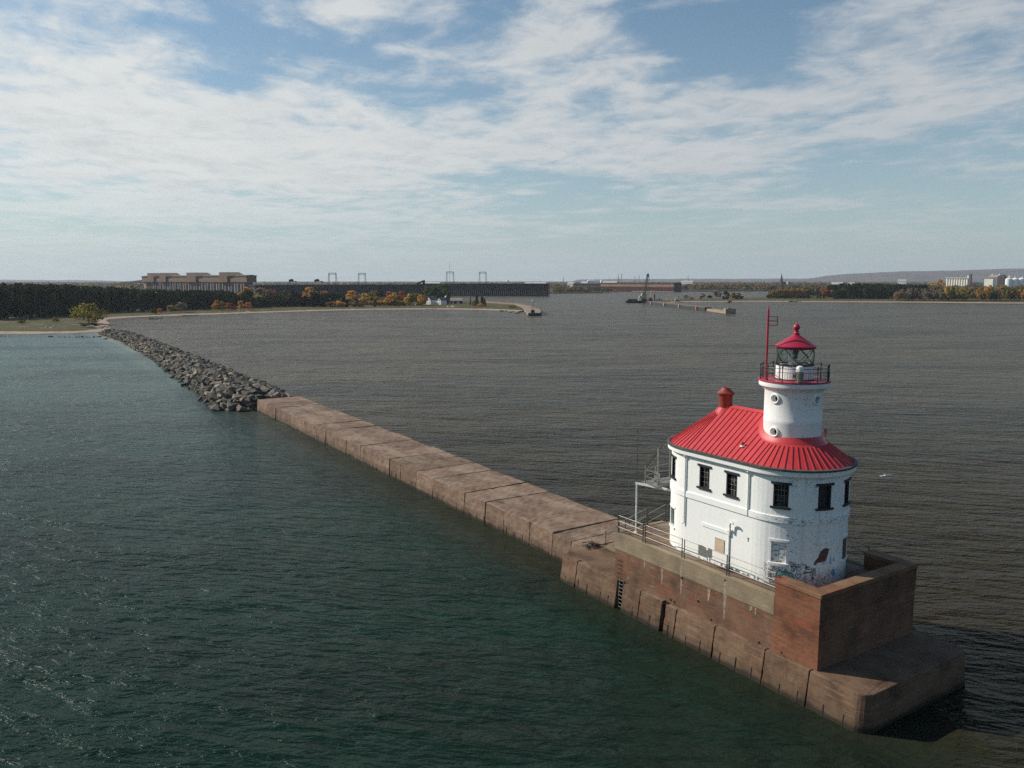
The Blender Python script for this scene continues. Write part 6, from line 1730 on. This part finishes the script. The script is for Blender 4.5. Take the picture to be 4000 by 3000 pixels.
# right pier: dark sheet piling, low concrete arm, light on a block
rp = thing('sheet_pile_pier', 'long dark sheet pile pier with four orange marks ending in a low tan concrete arm', 'pier', (168, 740, 0))
q = MB(); q.prism([(150, 908), (167.5, 709), (173.5, 709), (158, 905)], -1.5, 3.0); q.build('piling', 'sheet_pile', rp)
q = MB(); q.bar((157, 905, 3.25), (176, 705, 3.25), .9, .5); q.build('cap_rail', 'silo_brown', rp)
q = MB(); q.bar((151, 905, 3.15), (168.0, 709.3, 3.15), .8, .3); q.build('coping', 'pier_deck', rp)
for k, (u, m_) in enumerate(((2545, 'pile_pale'), (2597, 'pile_pale'), (2655, 'pile_pale'), (2724, 'orange_mark'))):
    fx = float(np.interp(u, [2527, 2753], [0, 1])); x0, y0 = ray(u, 1190)[0], ray(u, 1190)[1]
    # where the sight line meets the piling face
    t = None; ax, ay, bx, by = 150, 908, 167.5, 709
    den = (bx - ax) * y0 - (by - ay) * x0; lam = (ay * x0 - ax * y0) / den; px_, py_ = ax + (bx - ax) * lam, ay + (by - ay) * lam
    q = MB(); q.box(px_ - 1.3, px_ + 1.0, py_ - 1.2, py_ + 1.2, -.5, 3.12); q.build('mark', m_, rp)
q = MB(); q.prism([(168.5, 706), (169.6, 650), (176, 650), (175.5, 706)], -1.5, 2.0); 
simple('grey_far', (0.27, 0.21, 0.14), 0.85, var=0.3, scale=0.5)
q.build('concrete_arm', 'grey_far', rp)
q = MB(); q.prism([(169.0, 645), (177, 645), (177, 652), (169, 652)], -1.5, 4.2); q.build('end_block', 'grey_far', rp)
nl = nav_light(Vector((172.5, 647.5, 4.2)), 'red panelled pole light on the tan block past the dark piling', .5, 5.6, 'steel_far', 'tug_red')
q = MB(); x, y = 172.5, 647.5; q.box(x - 1.6, x - .3, y - .3, y - .2, 8.6, 10.0); q.box(x + .3, x + 1.6, y - .3, y - .2, 8.9, 10.3); q.build('red_panel', 'tug_red', nl)
# crane barge and tug
by_ = 958
bx0, bx1 = XY(2446, by_)[0], XY(2527, by_)[0]
br = thing('crane_barge', 'black flat barge carrying a cream crane house and a tall dark lattice boom', 'barge', (150, by_, 0))
q = MB(); q.prism([(bx0, by_ - 5), (bx1 + 4, by_ - 5), (bx1 + 4, by_ + 9), (bx0, by_ + 9)], -.8, 2.6, [(bx0 - 1, by_ - 5.4), (bx1 + 4, by_ - 5.4), (bx1 + 4, by_ + 9.4), (bx0 - 1, by_ + 9.4)])
q.box(bx0 + 2, bx0 + 14, by_ + 2, by_ + 8, 2.6, 4.3); q.build('hull', 'hull_black', br)
cx0, cx1 = XY(2503, by_)[0], XY(2522, by_)[0]
q = MB(); q.box(cx0, cx1, by_ - 2, by_ + 5, 5.2, 9.8); q.box(cx0 - 2.5, cx0, by_ - 1, by_ + 4, 5.6, 8.3); q.prism([(cx0 + .5, by_ - 1), (cx1 - 1, by_ - 1), (cx1 - 1, by_ + 4), (cx0 + .5, by_ + 4)], 9.8, 11.2); q.build('crane_house', 'crane_cream', br)
q = MB(); q.lathe((cx0 + cx1) / 2, by_ + 1, [(0, 2.6), (3.4, 2.6), (3.4, 4.2), (2.4, 5.2), (0, 5.2)], 16); q.build('turntable', 'dark_steel', br)
q = MB(); q.box(cx0 - 4.5, cx0 - 2.8, by_ - 4.5, by_ - 3, 2.6, 5.4); q.box(cx1 + 1, cx1 + 6, by_ - 4, by_ + 3, 2.6, 5.0); q.build('deck_house', 'house_white', br)
q = MB()
b0, b1 = Vector((XY(2511, by_)[0], by_ - 1, 9.0)), Vector((XY(2523, by_)[0], by_ - 6, zat(1070, by_)))
ch = [(-1.0, -1.0), (1.0, -1.0), (1.0, 1.0), (-1.0, 1.0)]
for a, c in ch: q.bar(b0 + Vector((a * 1.3, c, 0)), b1 + Vector((a * .7, c * .6, 0)), .55, .55)
for k in range(14):
    fa, fb = k / 14, (k + 1) / 14
    for (a, c), (a2, c2) in zip(ch, ch[1:] + ch[:1]):
        g0 = 1.3 - .6 * fa; g1 = 1.3 - .6 * fb; q.bar(b0 + (b1 - b0) * fa + Vector((a * g0, c * .9, 0)), b0 + (b1 - b0) * fb + Vector((a2 * g1, c2 * .9, 0)), .22, .22)
q.box(b1.x - .9, b1.x + 1.1, b1.y - 1, b1.y + 1, b1.z - 3.4, b1.z - .2); q.tube(b1, b1 + Vector((.3, 0, 2.4)), .12, 5)
q.build('boom', 'crane_teal', br)
q = MB(); q.tube(b1 + Vector((1.6, 0, -2)), Vector((b1.x + 1.0, by_ - 1, 9.5)), .09, 4); q.tube(b1 + Vector((2.0, 0, -2)), Vector((b1.x + 2.4, by_ - 1, 10.5)), .09, 4); q.build('hoist_line', 'hull_black', br)
tx = XY(2538, by_ - 6)[0]
tg = thing('tugboat', 'small tug with a red deckhouse and a white mast moored beside the crane barge', 'boat', (tx, by_ - 8, 0))
q = MB(); q.prism([(tx - 6, by_ - 8), (tx - 4, by_ - 10.5), (tx + 5, by_ - 10.5), (tx + 7, by_ - 8), (tx + 5, by_ - 5.5), (tx - 4, by_ - 5.5)], -.5, 2.2); q.build('hull', 'hull_black', tg)
q = MB(); q.box(tx - 3, tx + 2, by_ - 9.5, by_ - 6.5, 2.2, 4.6); q.box(tx - 2, tx + 1, by_ - 9.2, by_ - 6.8, 4.6, 6.4); q.build('deckhouse', 'tug_red', tg)
q = MB(); q.tube((tx, by_ - 8, 6.4), (tx, by_ - 8, 14.5), .13, 5); q.build('mast', 'house_white', tg)
q = MB(); sx = XY(2552, by_)[0]; q.tube((sx, by_ - 3, -1), (sx, by_ - 3, 10.2), .65, 8); tag(q.build('spud_pole', 'hull_black', None, (sx, by_ - 3, 0)), 'thick black spud pole standing beside the red tug', 'pole')
q = MB(); ex0, ex1 = XY(2632, 985)[0], XY(2652, 985)[0]; q.box(ex0, ex0 + 4.5, 983, 987, 1.6, 3.2); q.box(ex0 + .8, ex0 + 3.2, 983.5, 986.5, 3.2, 5.2); ob = None
exv = thing('excavator', 'tan excavator with a raised arm working on the end of the right spit', 'excavator', (ex0, 985, 1.4))
q.build('body', 'crane_cream', exv)
q = MB(); q.bar((ex0 + 3.4, 985, 4.4), (ex1 - 1.5, 985, 8.4), .7, .9); q.bar((ex1 - 1.5, 985, 8.4), (ex1, 985, 4.2), .6, .8); q.box(ex1 - .6, ex1 + .7, 984.3, 985.7, 3.2, 4.4); q.build('arm', 'crane_cream', exv)
for ty in (982.4, 986.6):
    q = MB(); q.box(ex0 - .4, ex0 + 5, ty, ty + 1, 1.2, 2.1); q.build('track', 'hull_black', exv)
for i, (u0, u1, v, h, m_, lab) in enumerate(((2560, 2590, 1172, 3, 'hull_black', 'long black mooring float behind the tug'), (2590, 2622, 1174, 3.2, 'timber_tan', 'tan stockpile mound on the end of the right spit'), (2610, 2650, 1177, 2.4, 'timber_pale', 'long low earth heap at the root of the sheet pile pier'), (2650, 2730, 1172, 2.4, 'wet_wood', 'dark brush covered bank on the tip of the right spit'))):
    p = G((u0 + u1) / 2, v, .6); w = (u1 - u0) / FPX * p.y; q = MB(); N = 9
    top = []
    vs = [(p.x + w * (k / N - .5), p.y - 4, .0) for k in range(N + 1)] + [(p.x + w * (k / N - .5) * .9, p.y, .6 + h * (.5 + .5 * math.sin(k * 1.9 + i)) * math.sin(PI * (k + .4) / (N + .8))) for k in range(N + 1)] + [(p.x + w * (k / N - .5), p.y + 5, .0) for k in range(N + 1)]
    fs = [(k, k + 1, N + 2 + k, N + 1 + k) for k in range(N)] + [(N + 1 + k, N + 2 + k, 2 * N + 3 + k, 2 * N + 2 + k) for k in range(N)]
    q.add(vs, fs); tag(q.build('earth_bank' if i else 'mooring_float', m_, None, p, recalc=False), lab, 'bank' if i else 'float')
# town: church, grain silos, tanks, stacks
cY = 2500
f = Frame(XY(3052, cY), XY(3081, cY + 6)); r = f.root('church', 'dark brick church with a needle spire on the town skyline', 'church')
q = f.mb(); q.add([(0, 0, 0), (f.L, 0, 0), (f.L, 0, 13), (0, 0, 13), (0, 12, 0), (f.L, 12, 0), (f.L, 12, 13), (0, 12, 13), (0, 6, 19.5), (f.L, 6, 19.5)], [(0, 1, 2, 3), (4, 7, 6, 5), (0, 3, 8, 7, 4), (1, 5, 6, 9, 2), (3, 2, 9, 8), (7, 8, 9, 6)]); q.build('nave', 'church_brick', r)
q = f.mb(); q.box(-7, 0, 2, 9, 0, 24); q.prism([(-7, 2), (0, 2), (0, 9), (-7, 9)], 24, 28, [(-6, 3), (-1, 3), (-1, 8), (-6, 8)]); q.build('tower', 'church_brick', r)
q = f.mb(); q.prism([(-5.8, 3.2), (-1.2, 3.2), (-1.2, 7.8), (-5.8, 7.8)], 28, 47, [(-3.6, 5.4), (-3.4, 5.4), (-3.4, 5.6), (-3.6, 5.6)]); q.build('spire', 'church_brick', r)
gY = 2300
f = Frame(XY(3681, gY + 32), XY(3768, gY - 12)); r = f.root('grain_elevator', 'long white grain elevator of joined round silos with a slim headhouse at its right end', 'grain elevator')
for i in range(9):
    q = f.mb(); q.lathe(f.L * (i + .5) / 9, 5, [(0, 0), (3.6, 0), (3.6, zat(1089, gY)), (0, zat(1089, gY))], 18); q.build('silo', 'cream_wall', r, smooth=True)
q = f.mb(); q.box(0, f.L, 4, 14, 0, zat(1089, gY)); q.box(-1, f.L + 1, 0, 12, zat(1089, gY) - .2, zat(1086.5, gY)); q.build('gallery', 'cream_wall', r)
q = f.mb(); q.box(f.L + 1, f.L + 6, 0, 10, 0, zat(1073, gY)); q.build('headhouse', 'silo_stave', r)
q = f.mb(); q.box(f.L - 4, f.L + 1, 1, 9, zat(1087, gY), zat(1078, gY)); q.build('machine_room', 'cream_wall', r)
f = Frame(XY(3830, gY + 16), XY(3864, gY - 4)); r = f.root('white_block', 'plain white square building between the grain elevator and the round tanks', 'building'); q = f.mb(); q.box(0, f.L, 0, 18, 0, zat(1091, gY)); q.build('wall', 'cream_wall', r)
q = f.mb(); q.box(-.4, f.L + .4, -.4, 18.4, zat(1091, gY), zat(1090.4, gY)); q.build('roof', 'roof_grey', r)
f = Frame(XY(3842, gY + 90), XY(3905, gY + 60)); r = f.root('elevator_house', 'tall dark gabled elevator house behind the white square building', 'building'); hh = zat(1086, gY + 80); hr = zat(1076, gY + 80)
q = f.mb(); q.add([(0, 0, 0), (f.L, 0, 0), (f.L, 0, hh), (0, 0, hh), (0, 26, 0), (f.L, 26, 0), (f.L, 26, hh), (0, 26, hh)], [(0, 1, 2, 3), (4, 7, 6, 5), (0, 3, 7, 4), (1, 5, 6, 2)]); q.build('wall', 'roof_tan', r)
q = f.mb(); q.add([(-1, -1, hh), (f.L + 1, -1, hh), (f.L + 1, 27, hh), (-1, 27, hh), (3, 13, hr), (f.L + 1, 13, hr)], [(0, 1, 5, 4), (2, 3, 4, 5), (1, 2, 5), (0, 4, 3), (0, 3, 2, 1)]); q.build('roof', 'roof_tan', r)
q = f.mb(); q.box(f.L * .62, f.L + 1.5, -2, 20, 0, hh + 2); q.prism([(f.L * .62, -2), (f.L + 1.5, -2), (f.L + 1.5, 20), (f.L * .62, 20)], hh + 2, hr + 1, [(f.L * .74, 6), (f.L * .95, 6), (f.L * .95, 12), (f.L * .74, 12)]); q.build('dark_bay', 'church_brick', r)
q = f.mb(); q.box(f.L * .16, f.L * .24, 11, 15, hr - 2, hr + 3); q.box(f.L * .60, f.L * .68, 11, 15, hr - 2, hr + 2.5); q.build('roof_cabin', 'house_white', r)
for i, u in enumerate((3913, 3937, 3961)):
    p = Vector((*XY(u + 12, gY), 1.4)); q = MB(); rd = 12 / FPX * gY; q.lathe(p.x, p.y, [(0, 1.4), (rd, 1.4), (rd, zat(1090, gY)), (.5, zat(1083.5, gY)), (0, zat(1083.5, gY))], 28)
    tag(q.build('storage_tank', 'tank_white', None, p, smooth=True), ('left', 'middle', 'right')[i] + ' of three white round grain tanks with cone tops at the right edge', 'tank')
f = Frame(XY(3926, gY + 20), XY(3990, gY + 20)); r = f.root('conveyor', 'white overhead conveyor gallery above the three round tanks', 'conveyor'); q = f.mb(); q.box(0, f.L, 0, 4, zat(1082.5, gY), zat(1079, gY)); q.build('gallery', 'tank_white', r)
q = f.mb(); q.box(f.L - 6, f.L + 12, 0, 6, 0, zat(1080, gY)); q.build('tower', 'cream_wall', r)
for i, (u, vt, vb, w, Y, lab) in enumerate(((2411.5, 1072, 1100, 2.6, 3400, 'left of the twin tall smokestacks on the skyline'), (2424.5, 1069.5, 1100, 2.6, 3400, 'right of the twin tall smokestacks on the skyline'), (2415, 1087, 1100, 2.4, 3350, 'short stack between the twin tall ones'), (2198.5, 1086, 1102, 2.8, 3000, 'lone stack above the right end of the dark ore dock'), (2378, 1078, 1100, 1.1, 3400, 'thin mast left of the twin stacks'),
        (2474, 1078, 1098, 1.6, 3400, 'slim stack just left of the crane boom'), (2492, 1077.5, 1098, 2.4, 3400, 'thick stack close to the left of the crane boom'), (2480, 1085, 1098, 1.4, 3400, 'short thin stack between two taller ones by the boom'), (2530, 1081, 1098, 1.6, 3400, 'stack just right of the crane boom'), (2682, 1078, 1096, 2.0, 3400, 'antenna tower above the autumn wood right of the brown dock'))):
    p = Vector((*XY(u, Y), 1.4)); q = MB(); k = w / FPX * Y / 2; q.tube(p, (p.x, p.y, zat(vt, Y)), k * 1.15, 10, k * .8); q.tube((p.x, p.y, zat(vt, Y) - 2), (p.x, p.y, zat(vt, Y) - 1.2), k * 1.1, 10)
    tag(q.build('smokestack' if 'stack' in lab else 'radio_mast', 'steel_far', None, p), lab, 'chimney' if 'stack' in lab else 'mast')
for i, u in enumerate((2297, 2304, 2311, 2319, 2347)):
    Y = 3000; p = Vector((*XY(u, Y), 1.4)); rd = 4.6 / FPX * Y; zt = zat(1093, Y); q = MB(); q.lathe(p.x, p.y, [(0, 1.4), (rd, 1.4), (rd, zt - rd * .75)] + [(rd * math.cos(a), zt - rd * .75 + rd * .75 * math.sin(a)) for a in (.4, .8, 1.2, 1.56)], 20)
    tag(q.build('storage_tank', 'tank_white', None, p, smooth=True), 'white domed tank at the right, set apart from the row' if i == 4 else 'white domed tank in the row on the harbour skyline', 'tank', None if i == 4 else 'white domed tanks in a row')
p = Vector((*XY(1983, 3100), 1.4)); r = thing('water_tower', 'pale water tower on the skyline above the right part of the dark ore dock', 'water tower', p); zt = zat(1093, 3100); q = MB(); q.lathe(p.x, p.y, [(0, zt - 9), (3, zt - 8.6), (5.4, zt - 5), (4.4, zt - 1.5), (0, zt)], 16); q.build('tank', 'tank_white', r, smooth=True)
q = MB(); q.tube(p, (p.x, p.y, zt - 8), 1.5, 8); q.build('stem', 'tank_white', r)
for i, (u0, u1, vt, Y, lab) in enumerate(((2269, 2292, 1099, 2600, 'white cube shaped depot left of the domed tanks'), (2355, 2405, 1098, 2900, 'long low white shed right of the domed tanks'), (2050, 2130, 1101.5, 3000, 'long pale shed roof behind the right end of the dark dock'), (2660, 2700, 1096, 2900, 'long white roof above the autumn wood right of the brown dock'), (3243, 3266, 1102, 2100, 'pale roofed house left in the town clearing'), (3270, 3282, 1101.5, 2150, 'small white roof in the town clearing'),
        (3306, 3328, 1103, 2060, 'pale gabled house right in the town clearing'), (3502, 3528, 1091, 3000, 'white flat roof at the foot of the hill'), (3620, 3642, 1097, 2400, 'grey roofed barn left of the golden tree'), (3064, 3069, 1099.5, 2350, 'tiny white house before the church'), (2215, 2240, 1102, 2500, 'low white building above the wooded point'), (1640, 1720, 1101.5, 3000, 'pale shed roofs on the skyline behind the big green trees'))):
    x0, x1 = XY(u0, Y)[0], XY(u1, Y)[0]; f = Frame((x0, Y + (x1 - x0) * .6), (x1, Y)); r = f.root('town_building', lab, 'building'); h = zat(vt, Y) - 1.4
    q = f.mb(); q.box(0, f.L, 0, 12, 0, h * .72); q.build('wall', 'house_white' if 'white' in lab or 'pale' in lab else 'roof_grey', r)
    q = f.mb(); q.add([(-.5, -.5, h * .72), (f.L + .5, -.5, h * .72), (f.L + .5, 12.5, h * .72), (-.5, 12.5, h * .72), (0, 6, h), (f.L, 6, h)], [(0, 1, 5, 4), (2, 3, 4, 5), (1, 2, 5), (0, 4, 3), (0, 3, 2, 1)]); q.build('roof', 'roof_pale' if 'grey' not in lab else 'roof_grey', r)
# shelter by the left beach
p = G(105, 1249, 1.45); r = thing('beach_shelter', 'small blue grey shelter in the shade of the pines behind the left beach', 'shelter', p)
q = MB(); q.box(p.x - 1.6, p.x + 1.6, p.y - .8, p.y + .8, p.z + 2.2, p.z + 2.5); q.build('roof', 'roof_grey', r)
q = MB(); q.box(p.x - 1.4, p.x + 1.4, p.y + .5, p.y + .7, p.z, p.z + 2.2); q.build('back_wall', 'silo_stave', r)
p = G(108, 1253, 1.45); q = MB(); q.box(p.x - .25, p.x + .25, p.y - .1, p.y + .1, p.z + .6, p.z + 1.2); q.tube(p, p + Vector((0, 0, .7)), .05, 5); tag(q.build('beach_sign', 'house_white', None, p), 'small white sign on a post at the edge of the beach grass', 'sign')

# ------------------------------------------------------------------ air
def haze():
    m = bpy.data.materials.new('haze'); m.use_nodes = True; nt = m.node_tree; nt.nodes.clear()
    o = nt.nodes.new('ShaderNodeOutputMaterial'); v = nt.nodes.new('ShaderNodeVolumePrincipled')
    v.inputs['Color'].default_value = (0.80, 0.88, 1.0, 1); v.inputs['Density'].default_value = 5.0e-5; v.inputs['Anisotropy'].default_value = 0.2
    nt.links.new(v.outputs[0], o.inputs['Volume']); MATS['haze'] = m
    q = MB(); q.box(-15300, 15300, -1600, 15100, -2.5, 420); o = q.build('haze', 'haze'); tag(o, kind='stuff')
haze()
